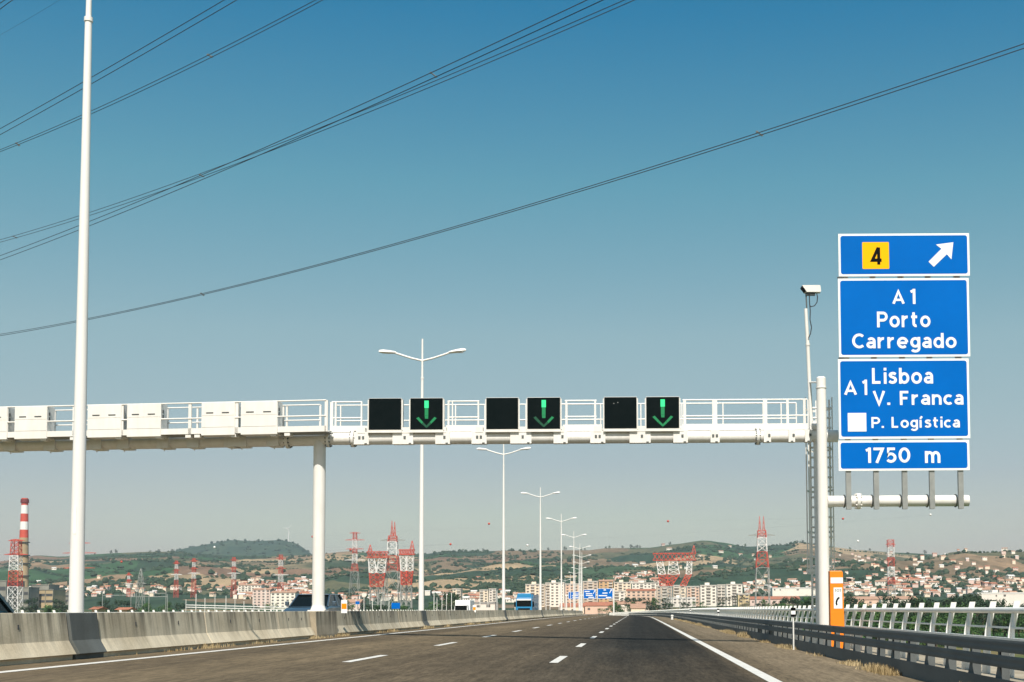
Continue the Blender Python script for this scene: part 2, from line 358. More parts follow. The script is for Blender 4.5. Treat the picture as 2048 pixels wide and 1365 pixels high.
struct(MB().sweep(line_strip('e', -9.12, .19, 2, 560), closed=False).build('edge_line', M['roadpaint']))
struct(MB().sweep(line_strip('e', -11.9, .19, 2, 560), closed=False).build('edge_line', M['roadpaint']))
for lat, ph in ((-1.65, 26.3), (-5.38, 24.9), (-15.1, 21.0), (-18.8, 24.0)):
    mb = MB()
    for k in range(-2, 42):
        y = ph + 10.35 * k
        mb.sweep(line_strip('d', lat, .17 if lat > -3 else .17, y - 1.75, y + 1.75), closed=False)
    struct(mb.build('dashed_line', M['roadpaint']))

# ------------------------------------------------------------------ median barrier
PROF = [(.235, 0), (.235, .085), (.305, .10), (.165, .34), (.095, .83), (-.095, .83), (-.165, .34), (-.305, .10), (-.235, .085), (-.235, 0)]
def block(name, y0, y1, m, label, group, prof=PROF, gap=.022, cat='barrier'):
    nseg = max(1, int((y1 - y0) / 3)); ys = [y0 + gap + (y1 - y0 - 2 * gap) * i / nseg for i in range(nseg + 1)]
    mb = MB(); base = rp(MED, (y0 + y1) / 2)
    rings = []
    for y in ys:
        h = heading(y); c = rp(MED, y, 0)
        rings.append([c + Vector((x * math.cos(h), x * math.sin(h), z - .01)) for x, z in prof])
    mb.sweep(rings)
    # lifting hooks holes / drain slots
    for t in ((.3, .7) if prof is PROF else ()):
        y = y0 + (y1 - y0) * t; c = rp(MED, y)
        mb.mat(1).box((c.x + .128, y - .02, c.z + .55), (c.x + .142, y + .02, c.z + .63)).mat(0)
    o = mb.build(name, [m, M['dkgrey']], None, bevel=.012, origin=base)
    return tag(o, label, cat, group)
LAMP0, LAMPD = 22.75, 36.3
GB = 'concrete blocks of the median barrier'
near_lbl = ['stained concrete barrier block on the near side of the bare lamp pole', 'concrete barrier block just beyond the grey coated pedestal of the bare lamp pole',
            'concrete barrier block with dark rain streaks, second beyond the grey pedestal', 'short concrete barrier block touching the gantry column pedestal on its near side',
            'concrete barrier block starting right behind the gantry column pedestal', 'concrete barrier block, second beyond the gantry column pedestal',
            'concrete barrier block ending at the pedestal of the lamp post behind the gantry']
spans = [(4.5, 10.3), (10.3, 16.2), (16.2, 22.15), (23.4, 29.2), (29.2, 35.1), (35.1, 38.55), (41.3, 47.0), (47.0, 52.8), (52.8, 58.4)]
for i, (a, b) in enumerate(spans):
    lb = near_lbl[i - 2] if i >= 2 else 'concrete barrier block before the start of the visible median barrier'
    if i >= 2: block('barrier_block', a, b, M['concrete'], lb, GB)
for k in range(1, 12):
    a = LAMP0 + LAMPD * k + .6; n = 6; L = (LAMPD - 1.2) / n
    for j in range(n):
        block('barrier_block', a + j * L, a + (j + 1) * L, M['concrete'],
              'far concrete barrier block of the median run beyond the lamp post seen behind the gantry', GB)
nth = ['bare nearest pole', 'lamp post standing behind the gantry', 'third lamp post of the median row', 'fourth lamp post of the median row', 'fifth lamp post of the median row']
for k in range(0, 12):
    y = LAMP0 + LAMPD * k - (0.0)
    block('lamp_pedestal', y - .6, y + .6, M['concrete_grey'],
          'grey coated concrete pedestal in the median under the ' + (nth[k] if k < 5 else 'far lamp posts of the curving row'), 'grey pedestals of the median lamp posts', cat='pedestal', prof=[(x + math.copysign(.04, x), z) for x, z in PROF])
PED = [(.34, 0), (.34, .10), (.31, .40), (.29, .83), (-.29, .83), (-.31, .40), (-.34, .10), (-.34, 0)]
block('column_pedestal', 38.55, 41.3, M['concrete_stained'], 'wide streaked concrete pedestal carrying the gantry column in the median', None, PED, cat='pedestal')

# ------------------------------------------------------------------ street lamps (median, double arm)
JH = 11.9 + 1.08 - .26   # arm junction above median ground
def make_lamp():
    t = thing('street_lamp', '', 'street lamp', (0, 0, 0), 'double armed lamp posts along the median')
    mb = MB(); mb.tube((0, 0, .75), (0, 0, JH * .935), .132, .062, 24)
    mb.tube((0, 0, JH * .935), (0, 0, JH + 1.05), .052, .042, 20)
    mb.tube((0, 0, JH * .935 - .05), (0, 0, JH * .935 + .03), .078, .078, 20)
    mb.build('pole', M['lamp_white'], t, True)
    MB().box((-.022, -.128, 2.25), (.022, -.122, 2.75)).build('number_plate', M['sign_white'], t)
    for s in (-1, 1):
        pts = [Vector((s * x, 0, JH + z)) for x, z in ((0, 0), (.5, .12), (.9, .25), (1.35, .40))]
        MB().path(pts, .048, 10).build('arm', M['lamp_white'], t, True)
        z = JH + .42
        rings = []
        for x, w, a, b in ((1.25, .05, -.04, .05), (1.36, .10, -.05, .08), (1.65, .15, -.06, .12), (1.85, .16, -.05, .14), (2.02, .11, -.02, .12), (2.08, .04, .03, .09)):
            zc = z - .02 + (x - 1.35) * (.10 if s > 0 else .03)
            rings.append([Vector((s * x, w * math.cos(q), zc + (b if math.sin(q) > 0 else -a) * math.sin(q))) for q in [i * math.pi / 5 for i in range(10)]])
        hd = MB().sweep(rings).build('lamp_head', M['lamp_white'], t, True)
        zc = z + .05
        MB().box((s * 1.5, -.10, zc - .085), (s * 1.95, .10, zc - .055)).build('lamp_glass', M['lens'], hd)
    return t
lamp = make_lamp()
lamp_lbl = ['tall white pole nearest the camera, its lamp arms out of the picture', 'white double armed lamp post rising behind the gantry between two signals',
            'white double armed lamp post with its arms just under the gantry beam', 'white double armed lamp post, fourth of the median row',
            'white double armed lamp post, fifth of the median row', 'white double armed lamp post, sixth of the median row',
            'white double armed lamp post, seventh of the median row', 'white double armed lamp post, eighth of the median row',
            'white double armed lamp post, ninth of the median row', 'tenth lamp post, where the median row starts to bend away',
            'eleventh lamp post in the bend of the median row', 'twelfth lamp post in the bend of the median row', 'thirteenth lamp post, last but one of the bending row',
            'farthest lamp post at the end of the bending median row']
for k, lb in enumerate(lamp_lbl):
    y = LAMP0 + LAMPD * k; o = lamp if k == 0 else copy_tree(lamp)
    place(o, rp(MED, y), heading(y), label=lb)

# ------------------------------------------------------------------ guard rail (W beams) and parapet
GL = 4.68
def sweep_path(mb, prof, lat, ys):
    rings = []
    for y in ys:
        h = heading(y); c = rp(lat, y)
        rings.append([c + Vector((x * math.cos(h), x * math.sin(h), z)) for x, z in prof])
    return mb.sweep(rings)
GY = [8 + 4 * i for i in range(0, 90)]
gr = thing('guard_rail', 'dark galvanised double beam guard rail with a low skirt along the shoulder', 'guard rail', rp(GL, 8))
def wprof(z0, z1, t=.004):
    n = 8; out = []
    for i in range(n + 1):
        u = i / n; out.append((-.004 + .004 * math.cos(4 * math.pi * u), z0 + (z1 - z0) * u))
    return out + [(x + t + .006, z) for x, z in reversed(out)]
o = sweep_path(MB(), wprof(.62, .78), GL, GY).build('upper_beam', M['galv_dark'], gr, True)
o = sweep_path(MB(), wprof(.42, .58), GL, GY).build('lower_beam', M['galv_dark'], gr, True)
sweep_path(MB(), [(-.02, .0), (-.03, .28), (-.015, .28), (-.005, .0)], GL, GY).build('skirt', M['galv_dark'], gr)
pm = None; nb = 0
for k in range(0, 100):
    y = 15.0 + 1.36 * k
    c = rp(GL, y)
    if pm is None:
        b = MB().box((c.x + .03, y - .05, c.z - .05), (c.x + .045, y + .05, c.z + .72)).box((c.x + .03, y - .05, c.z), (c.x + .15, y - .042, c.z + .72)).box((c.x + .03, y + .042, c.z), (c.x + .15, y + .05, c.z + .72))
        b.add([(c.x + .02, y - .16, c.z + .27), (c.x + .02, y + .16, c.z + .27), (c.x + .02, y + .05, c.z + .43), (c.x + .02, y - .05, c.z + .43)], [(0, 1, 2, 3)])
        p = b.build('post', M['galv_dark'], gr); pm = p; py0 = y; pc = c.copy()
    else:
        p = pm.copy(); C.objects.link(p); p.parent = gr; p.location = c - pc
mb = MB()
for k in range(100, 170):
    y = 15.0 + 1.36 * k; c = rp(GL, y); mb.box((c.x + .03, y - .05, c.z - .05), (c.x + .14, y + .05, c.z + .72))
stuff(mb.build('far_posts', M['galv_dark'], gr))

def parapet(lat, sgn, label, y_first, n):
    t = thing('bridge_parapet', label, 'parapet', rp(lat, y_first))
    ys = [y_first - 2 + 4 * i for i in range(int(n * 1.5 / 4) + 60)]
    ys = [y for y in ys if y < 600]
    circ = lambda x, z, r, k=10: [(x + r * math.cos(2 * math.pi * i / k), z + r * math.sin(2 * math.pi * i / k)) for i in range(k)]
    sweep_path(MB(), circ(sgn * .11, 1.19, .058), lat, ys).build('top_rail', M['rail_white'], t, True)
    sweep_path(MB(), [(sgn * .03, .86), (sgn * .09, .86), (sgn * .09, .895), (sgn * .03, .895)], lat, ys).build('mid_rail', M['rail_white'], t)
    sweep_path(MB(), [(-sgn * .04, .63), (sgn * .08, .63), (sgn * .08, .70), (-sgn * .04, .70)], lat, ys).build('lower_rail', M['rail_white'], t)
    p0 = None
    def post_mb(y):
        c = rp(lat, y); b = MB()
        web = [(-.075, 0), (.05, 0), (.10, .75), (.235, 1.36), (.12, 1.36), (.0, .80)]
        q = [[Vector((c.x + sgn * x, y + dy, c.z + z)) for x, z in web] for dy in (-.012, .012)]
        b.sweep(q)
        b.sweep([[Vector((c.x + sgn * (x + e), yy, c.z + z)) for x, z, yy in ((.02, 0, y - .2), (.075, 1.13, y - .14), (.075, 1.13, y - .012), (.02, 0, y - .012))] for e in (0, .014)])
        return b, c
    for k in range(100):
        y = y_first + 1.5 * k
        if p0 is None:
            b, c0 = post_mb(y); p0 = b.build('post', M['rail_white'], t); y0 = y
        else:
            p = p0.copy(); C.objects.link(p); p.parent = t; p.location = rp(lat, y) - c0
            p.rotation_euler.z = 0
    mb = MB()
    for k in range(100, n):
        y = y_first + 1.5 * k; b, c = post_mb(y)
        mb.add(b.v, b.f)
    if n > 100: stuff(mb.build('far_posts', M['rail_white'], t))
    return t
parapet(6.62, 1, 'white steel bridge parapet with leaning posts behind the guard rail', 16.4, 300)
parapet(-27.0, -1, 'white steel bridge parapet beyond the opposite carriageway', 40.3, 250)

# ------------------------------------------------------------------ gantry
GYD = 40.0
PX = 1 / F * GYD
ga = thing('sign_gantry', 'white tubular motorway gantry with a walkway spanning both carriageways', 'gantry', g(638, 1222, GYD))
zt = g(1100, 876, GYD).z; rt = .195
def gx(px): return g(px, 850, GYD, ry=850).x
# right hand half, square to the road
MB().tube((gx(655), GYD, zt), (gx(1675), GYD, zt), rt, n=28).build('beam_tube', M['white'], ga, True)
cxl = g(638.5, 1000, GYD).x; gz = rz_(MED) + .80
MB().tube((cxl, GYD, gz), (cxl, GYD, zt - .05), .195, n=28).box((cxl - .27, GYD - .27, gz), (cxl + .27, GYD + .27, gz + .06)).tube((cxl, GYD, gz + .05), (cxl, GYD, gz + .20), .25, .196, 24).build('column', M['white'], ga, True)
cxr = g(1640.5, 1000, GYD).x; gzr = rz_(5.8) - .02
MB().tube((cxr, GYD, gzr), (cxr, GYD, zt - .05), .195, n=28).build('column', M['white'], ga, True)
def flange(xc):
    b = MB().tube((xc - .04, GYD, zt), (xc + .04, GYD, zt), rt + .075, n=24)
    for i in range(12):
        a = i * math.pi / 6; p = Vector((xc, GYD + math.cos(a) * (rt + .05), zt + math.sin(a) * (rt + .05)))
        b.mat(1).tube(p - Vector((.085, 0, 0)), p + Vector((.085, 0, 0)), .018, n=6)
    b.build('flange', [M['white'], M['galv_dark']], ga, True)
for px in (707, 1515, 658): flange(gx(px))
# clamps round the tube
for a, b_, bolts in ((702, 741, 2), (788, 829, 1), (873, 902, 1), (945, 975, 2), (1022, 1064, 1), (1108, 1136, 1), (1181, 1211, 2), (1259, 1301, 1), (1346, 1375, 1), (1420, 1438, 2), (1526, 1540, 1), (1575, 1588, 1), (1608, 1621, 1)):
    if a == 702: a = 711
    x0, x1 = gx(a), gx(b_)
    m_ = MB().box((x0, GYD - rt - .04, zt - .21), (x1, GYD + .02, zt + .19))
    if b_ - a > 25: m_.box((x0 + .12, GYD - rt - .05, zt + .15), (x1 - .12, GYD, zt + .33))
    m_.mat(1)
    for q in range(bolts):
        cx = (x0 + x1) / 2 + (q - (bolts - 1) / 2) * .12 + (.0 if bolts == 2 else .06)
        m_.box((cx - .035, GYD - rt - .065, zt - .03), (cx + .035, GYD - rt - .04, zt + .05))
    m_.box((x1 - .14, GYD - rt - .055, zt - .20), (x1 - .06, GYD - rt - .04, zt - .17))
    m_.build('clamp', [M['white'], M['galv_dark']], ga)
# walkway behind the tube
YA, YB = GYD + .22, GYD + .90
zw = g(1100, 863, YA).z
ztoe = g(1100, 850, YA).z
for a, b_ in ((660, 732), (890, 970), (1125, 1204), (1364, 1617)):
    x0, x1 = gx(a), gx(b_)
    MB().box((x0, YA - .012, zw), (x1, YA + .012, ztoe)).build('toe_board', M['white'], ga)
MB().box((gx(660), YA + .014, zw + .0), (gx(1622), YB, zw + .035)).build('walkway', M['galv'], ga)
MB().box((gx(660), YB - .0, zw), (gx(1622), YB + .012, zw + .18)).build('toe_board', M['white'], ga)
zr = g(1100, 802, YA).z; zm = g(1100, 834, YA).z
def rails(pts_px, Yd, zlist, posts, w=.045):
    m_ = MB(); x0, x1 = gx(pts_px[0]), gx(pts_px[1])
    for z in zlist: m_.tube((x0, Yd, z), (x1, Yd, z), .024, n=8)
    for p, pw in posts:
        x = gx(p); m_.box((x - pw / 2, Yd - .02, zw), (x + pw / 2, Yd + .02, zlist[0]))
    return m_.build('handrail', M['white'], ga)
rails((660, 721), YA, (zr, zm), ((660, .10), (668, .06), (720, .05)))
rails((893, 957), YA, (zr, zm), ((895, .06), (903, .04), (955, .05)))
rails((1129, 1193), YA, (zr, zm), ((1132, .06), (1190, .06)))
rails((1366, 1617), YA, (zr, zm), ((1370, .09), (1430.5, .16), (1532, .13), (1577, .08), (1611, .08)))
rails((660, 1600), YB, (g(1100, 809, YB).z, g(1100, 840, YB).z), tuple((p, .04) for p in (668, 730, 812, 903, 963, 1047, 1131, 1200, 1282, 1366, 1450, 1532, 1569, 1600)))
MB().box((gx(1625), GYD - .05, zt + .2), (gx(1635), GYD + .05, zt + .5)).tube((gx(1622), GYD - .1, zt + .32), (gx(1640), GYD - .1, zt + .32), .09, n=14).build('junction_box', M['white'], ga)
# left half over the opposite carriageway: swings back a little
lt0 = Vector((gx(655), GYD, zt)); lt1 = Vector((g(-260, 900, GYD + 1.5).x, GYD + 1.5, zt))
ld = (lt1 - lt0).normalized(); ln = Vector((ld.y, -ld.x, 0));
if ln.y > 0: ln = -ln
def lp(px, off, z):
    """point on the left half: column px, off metres in front of the tube axis"""
    lo, hi = -1., 16.
    for _ in range(40):
        mid = (lo + hi) / 2; p = lt0 + ld * mid + ln * off
        qx = 1275 + 0; d = CM.transposed() @ (Vector((p.x, p.y, zt)) - EYE)
        if PCX + F * d.x / -d.z > px: lo = mid
        else: hi = mid
    p = lt0 + ld * lo + ln * off; return Vector((p.x, p.y, z))
MB().tube(lt0 + ld * -.05, lt1, rt + .02, n=28).build('beam_tube', M['white'], ga, True)
def obox(mb, p0, p1, t, z0, z1):       # box along p0-p1, thickness t towards -ln
    a, b_ = Vector(p0), Vector(p1); n = -ln * t
    vs = [(*(q.xy), z) for z in (z0, z1) for q in (a, b_, b_ + n, a + n)]
    return mb.add(vs, [(0, 3, 2, 1), (4, 5, 6, 7), (0, 1, 5, 4), (1, 2, 6, 5), (2, 3, 7, 6), (3, 0, 4, 7)])
WF, WR = .95, .25     # walkway front / rear offsets in front of the tube axis
zlw = g(640, 863.5, GYD - WF).z; zlt = g(640, 852, GYD - WF).z; zlr = g(640, 801, GYD - WF).z; zlm = g(640, 832, GYD - WF).z
m_ = obox(MB(), lp(-200, WF, 0), lp(652, WF, 0), .024, zlw, zlt); m_.build('toe_board', M['white'], ga)
m_ = obox(MB(), lp(-200, WF - .03, 0), lp(652, WF - .03, 0), WF - .26, zlw + .004, zlw + .04); m_.build('walkway', M['galv'], ga)
m_ = MB()
for z in (zlr, zlm): m_.tube(lp(-200, WF, z), lp(652, WF, z), .024, n=8)
for px in (12, 86, 147, 243, 317, 379, 473, 552, 652):
    p = lp(px, WF, 0); obox(m_, p - ld * .05, p + ld * .05, .05, zlw, zlr)
m_.build('handrail', M['white'], ga)
m_ = MB()
for z in (zlr - .02, zlm - .02): m_.tube(lp(-200, WR, z), lp(640, WR, z), .022, n=8)
for px in (30, 108, 180, 252, 334, 394, 478, 566, 573, 640):
    p = lp(px, WR, 0); obox(m_, p - ld * .03, p + ld * .03, .05, zlw, zlr - .02)
m_.build('handrail', M['white'], ga)
for px in (8, 86, 145, 236, 316, 376, 394, 466, 546, 574):
    p = lp(px, WF - .02, 0); m_ = obox(MB(), p - ld * .09, p + ld * .09, .30, zlw - .11, zlw - .002)
    m_.build('bracket', M['white'], ga)
for px in (18, 98, 190, 245, 325, 385, 460, 480, 545):
    p = lp(px, rt + .07, 0); m_ = obox(MB(), p - ld * .2, p + ld * .2, 2 * rt + .14, zt - rt - .03, zt + rt + .02)
    q = lp(px + 4, .15, 0); m_.tube((q.x, q.y, zt - rt - .12), (q.x, q.y, zt - rt), .02, n=6)
    m_.build('clamp', [M['white']], ga)
for px in (577,):
    xc = lp(px, 0, zt); b = MB().tube(xc - ld * .05, xc + ld * .05, rt + .09, n=24)
    for i in range(12):
        a = i * math.pi / 6; p = xc + (ln * math.cos(a) + Vector((0, 0, math.sin(a)))) * (rt + .055)
        b.mat(1).tube(p - ld * .09, p + ld * .09, .018, n=6)
    b.build('flange', [M['white'], M['galv_dark']], ga, True)

# ladder with safety cage behind the right column
la = thing('cage_ladder', 'white caged access ladder behind the column under the gantry end', 'ladder', Vector((cxr, GYD + .5, gzr)))
yl = GYD + .55
xl0, xl1 = g(1618, 1000, yl).x, g(1664, 1000, yl).x
ztop = g(1640, 800, yl).z
m_ = MB()
for x in (g(1622, 1000, yl).x, g(1661, 1000, yl).x): m_.box((x - .03, yl - .02, gzr), (x + .03, yl + .02, ztop))
m_.build('stile', M['white'], la)
m_ = MB(); z = gzr + .3
while z < ztop - .2:
    m_.tube((g(1622, 1000, yl).x, yl - .03, z), (g(1664, 1000, yl).x, yl - .03, z), .034, n=8); z += .325
m_.build('rungs', M['white'], la)
m_ = MB(); xm = (xl0 + xl1) / 2; rx_ = (xl1 - xl0) / 2 + .06
zz = g(1640, 1146, yl).z
k = 0
while zz + k * 1.35 < ztop + .1:
    z = zz + k * 1.35
    pts = [Vector((xm + rx_ * math.cos(a), yl + .75 * math.sin(a), z)) for a in [math.pi * i / 12 for i in range(13)]]
    for a_, b_ in zip(pts[:-1], pts[1:]): m_.add([a_ + Vector((0, 0, -.035)), b_ + Vector((0, 0, -.035)), b_ + Vector((0, 0, .035)), a_ + Vector((0, 0, .035))], [(0, 1, 2, 3)])
    k += 1
for a in (0.12, .8, 1.57, 2.3, 3.02):
    x, y = xm + rx_ * math.cos(a), yl + .75 * math.sin(a); m_.box((x - .02, y - .006, zz), (x + .02, y + .006, ztop + .1))
m_.build('safety_cage', M['white'], la)
MB().box((g(1612, 1140, yl).x, yl - .06, g(1640, 1145, yl).z), (g(1636, 1140, yl).x, yl - .03, g(1640, 1139, yl).z)).build('cage_bracket', M['white'], la)

# ------------------------------------------------------------------ lane signals
def signal(px0, px1, label, arrow):
    Y0 = GYD - rt - .10
    x0, x1 = g(px0, 830, Y0).x, g(px1, 830, Y0).x; za, zb = g(1040, 859, Y0).z, g(1040, 795, Y0).z
    t = thing('lane_signal', label, 'lane signal', Vector(((x0 + x1) / 2, Y0, zt + .2)), 'square lane signals over the near carriageway')
    m_ = MB().box((x0, Y0 + .02, za), (x1, Y0 + .42, zb)); m_.build('housing', M['white'], t, bevel=.01)
    MB().box((x0 - .02, Y0 - .01, za - .085), (x1 + .01, Y0 + .40, za - .004)).build('base_channel', M['white'], t)
    for xe in (x0 - .035, x1 + .004): MB().box((xe, Y0 + .03, za), (xe + .031, Y0 + .06, zb - .05)).build('side_rail', M['white'], t)
    scn = MB().box((x0 + .012, Y0, za + .012), (x1 - .012, Y0 + .018, zb - .012)); scn = scn.build('screen', M['screen'], t)
    if arrow is None:
        for fx, fz in ((.42, .82), (.30, .79)) if px0 > 1200 else ():
            MB().box((x0 + (x1 - x0) * fx - .01, Y0 - .004, za + (zb - za) * fz - .01), (x0 + (x1 - x0) * fx + .01, Y0 - .0005, za + (zb - za) * fz + .01)).build('reflex_dot', M['lens'], scn)
        return
    w, hh = x1 - x0, zb - za
    P = lambda u, v: Vector((x0 + w * u, Y0 - .004, za + hh * v))
    def seg(name, pts, m): MB().add([P(*q) for q in pts], [tuple(range(len(pts)))]).build(name, m, scn)
    mm = {'h': M['green_hi'], 'm': M['green_mid'], 'l': M['green_lo']}
    seg('shaft_top', [(.435, .68), (.565, .68), (.565, .91), (.435, .91)], mm['h'])
    seg('shaft_middle', [(.445, .44), (.555, .44), (.555, .675), (.445, .675)], mm['m'])
    seg('shaft_foot', [(.455, .345), (.55, .345), (.555, .435), (.445, .435)], mm[arrow[0]])
    seg('head_bar', [(.19, .36), (.26, .40), (.40, .24), (.36, .18)], mm[arrow[1]])
    seg('head_bar', [(.365, .175), (.405, .235), (.5, .135), (.5, .055)], mm[arrow[2]])
    seg('head_bar', [(.81, .36), (.74, .40), (.60, .24), (.64, .18)], mm[arrow[3]])
    seg('head_bar', [(.635, .175), (.595, .235), (.503, .135), (.503, .055)], mm[arrow[2]])
signal(737, 803, 'dark switched off lane signal beside the column end of the gantry', None)
signal(820, 886, 'lane signal with a green arrow whose point is unlit, lamp post rising behind', 'mmlm')
signal(972, 1037, 'dark switched off lane signal in the middle of the near gantry', None)
signal(1054, 1121, 'lane signal with a dim green down arrow in the middle of the gantry', 'mllm')
signal(1208, 1274, 'dark switched off lane signal speckled with two light dots', None)
signal(1292, 1359, 'lane signal with the fullest green down arrow, nearest the blue sign', 'mmmm')
GBX = 'white backs of the lane signals facing the other way'
def back_box(px0, px1, label):
    za, zb = zlw - .06, zlr + .02
    p0, p1 = lp(px0, WF + .03, 0), lp(px1, WF + .03, 0)
    t = thing('signal_cabinet', label, 'signal box', Vector(((p0.x + p1.x) / 2, (p0.y + p1.y) / 2, za)), GBX)
    obox(MB(), p0, p1, .45, za, zb).build('housing', M['white'], t, bevel=.012)
    w = p1 - p0; e = ln * .004
    m_ = obox(MB(), p0 + w * .02 + e * 2, p1 - w * .02 + e * 2, .012, zlt + .02, zlm + .06); m_.build('lower_door', M['white'], t)
    m_ = obox(MB(), p0 + w * .02 + e * 2, p1 - w * .02 + e * 2, .012, zlm + .075, zb - .03); m_.build('upper_door', M['white'], t)
    for u in (.15, .62):
        obox(MB(), p0 + w * u + e * 5, p0 + w * (u + .21) + e * 5, .012, zb - .365, zb - .335).build('vent', M['dkgrey'], t)
    for q in (p0, p1):
        s = 1 if q is p1 else -1
        for z in (zlm + .1, zlm + .25): obox(MB(), q - ld * .02 + ln * -.1, q + ld * .02 + ln * -.1, .05, z - .05, z + .05).build('hinge', M['dkgrey'], t)
for (a, b_), lb in zip(((-56, 13), (28, 93), (174, 242), (253, 321), (402, 469), (481, 554)),
    ('white signal box cut by the picture edge at the gantry end', 'white signal box standing alone before the bare lamp pole', 'white signal box partly hidden behind the bare lamp pole',
     'white signal box just past the bare lamp pole', 'white signal box, second from the gantry column', 'white signal box nearest the gantry column')):
    back_box(a, b_, lb)

# ------------------------------------------------------------------ big direction sign
SY = 38.75
pxs = g(1647, 1100, SY).x
ds = thing('direction_sign', 'tall blue motorway exit sign of four panels on a white cantilever post', 'road sign', Vector((pxs, SY, rz_(5.8))))
ztop = g(1641, 757, SY).z
MB().tube((pxs, SY, rz_(5.8)), (pxs, SY, ztop), .185, .15, 28).tube((pxs, SY, ztop - .32), (pxs, SY, ztop - .29), .17, .17, 24).tube((pxs, SY, ztop), (pxs, SY, ztop + .04), .15, .12, 24).build('post', M['white'], ds, True)
za = g(1800, 1002.5, SY).z
xa0, xa1 = g(1655, 1002, SY).x, g(1937, 1002, SY).x
MB().tube((xa0, SY, za), (xa1, SY, za), .175, n=26).build('arm', M['white'], ds, True)
xf = g(1716, 1002, SY).x
m_ = MB().tube((xf - .05, SY, za), (xf + .05, SY, za), .25, n=24)
for i in range(10):
    a = i * math.pi / 5; p = Vector((xf, SY + math.cos(a) * .22, za + math.sin(a) * .22)); m_.tube(p - Vector((.1, 0, 0)), p + Vector((.1, 0, 0)), .02, n=6)
m_.build('flange', M['white'], ds, True)
PY = SY - .40
RX, RY = 1808, 705
def sp(px, py, Y=PY): return g(px, py, Y, RX, RY)
for px in (1692, 1747, 1803.5, 1857.5, 1914.5):
    a = sp(px - 5, 1019, PY + .17); b_ = sp(px + 5, 472, PY + .17)
    m_ = MB().box((a.x, PY + .165, a.z), (b_.x, PY + .172, b_.z)).box((a.x, PY + .05, a.z), (a.x + .012, PY + .164, b_.z)).box((a.x, PY + .043, a.z), (b_.x, PY + .05, b_.z))
    m_.build('strut', M['galv'], ds)
    MB().tube((a.x - .03, SY, za), (a.x + .0, SY, za), .205, n=20).build('clamp_ring', M['galv_dark'], ds)
def rrect(x0, x1, z0, z1, r, y, n=6):
    pts = []
    for cx, cz, a0 in ((x1 - r, z1 - r, 0), (x0 + r, z1 - r, 90), (x0 + r, z0 + r, 180), (x1 - r, z0 + r, 270)):
        pts += [Vector((cx + r * math.cos(R(a0 + 90 * i / n)), y, cz + r * math.sin(R(a0 + 90 * i / n)))) for i in range(n + 1)]
    return pts
def panel(y0, y1):
    global RY
    RY = (y0 + y1) / 2
    a, b_ = sp(1677, y1), sp(1939, y0)
    p = MB().box((a.x, PY, a.z), (b_.x, PY + .04, b_.z)).build('sign_panel', M['sign_white'], ds)
    rr = rrect(a.x + .065, b_.x - .065, a.z + .065, b_.z - .065, .075, PY - .003)
    MB().add(rr, [tuple(range(len(rr)))]).build('blue_field', M['blue'], p)
    return p
p1 = panel(467.5, 552.5); p2 = panel(557, 714); p3 = panel(718, 877.5); p4 = panel(881, 941.5)
RY = 705
for yy in (554.7, 716):
    for px in (1682, 1747, 1803, 1858, 1918):
        a, b_ = sp(px - 5, yy + 1.4), sp(px + 5, yy - 1.4); MB().box((a.x, PY + .004, a.z), (b_.x, PY + .036, b_.z)).build('clip', M['dkgrey'], ds)
RY = 705
def T(s, par, x0, x1, y0, y1, m='sign_white', bold=.17, d=.008): return text_on(s, 'lettering', M[m], par, x0, x1, y0, y1, PY, RX, RY, bold, d)
RY = 510
rr = rrect(sp(1724.5, 0).x, sp(1778, 0).x, sp(0, 538, PY).z if 0 else sp(1750, 538).z, sp(1750, 484.5).z, .03, PY - .006)
MB().add(rr, [tuple(range(len(rr)))]).build('exit_number_field', M['yellow'], p1)
T('4', p1, 1739.6, 1763, 494, 529.4, 'black', .19, .010)
q = lambda x, y: sp(1580 + x / 4.876, 440 + y / 4.876, PY - .007)
MB().add([q(*c) for c in ((1595, 222), (1425, 243), (1478, 285), (1350, 410), (1400, 460), (1530, 338), (1573, 388))], [(0, 1, 2, 3, 4, 5, 6)]).build('arrow', M['sign_white'], p1)
RY = 635.5
T('A', p2, 1785, 1810, 578.4, 608.6); T('1', p2, 1821, 1831.5, 578.4, 608.6)
T('Porto', p2, 1753.9, 1860.6, 623.5, 655.3); T('Carregado', p2, 1703.5, 1911.8, 667, 705.6)
RY = 798
T('A', p3, 1688.3, 1714.3, 759.4, 790); T('1', p3, 1724.5, 1734.5, 759.4, 790)
T('Lisboa', p3, 1744.7, 1866.7, 736, 768.3); T('V. Franca', p3, 1745.5, 1926.6, 781.5, 814)
T('P. Log\u00edstica', p3, 1742, 1918.4, 832.4, 862.5)
a, b_ = sp(1694.8, 863), sp(1731.8, 826); MB().box((a.x, PY - .009, a.z), (b_.x, PY - .0035, b_.z)).build('white_square', M['sign_white'], p3)
RY = 911
T('1750', p4, 1730.7, 1820.4, 895.3, 926.9); T('m', p4, 1849.7, 1880.5, 903, 926.7)

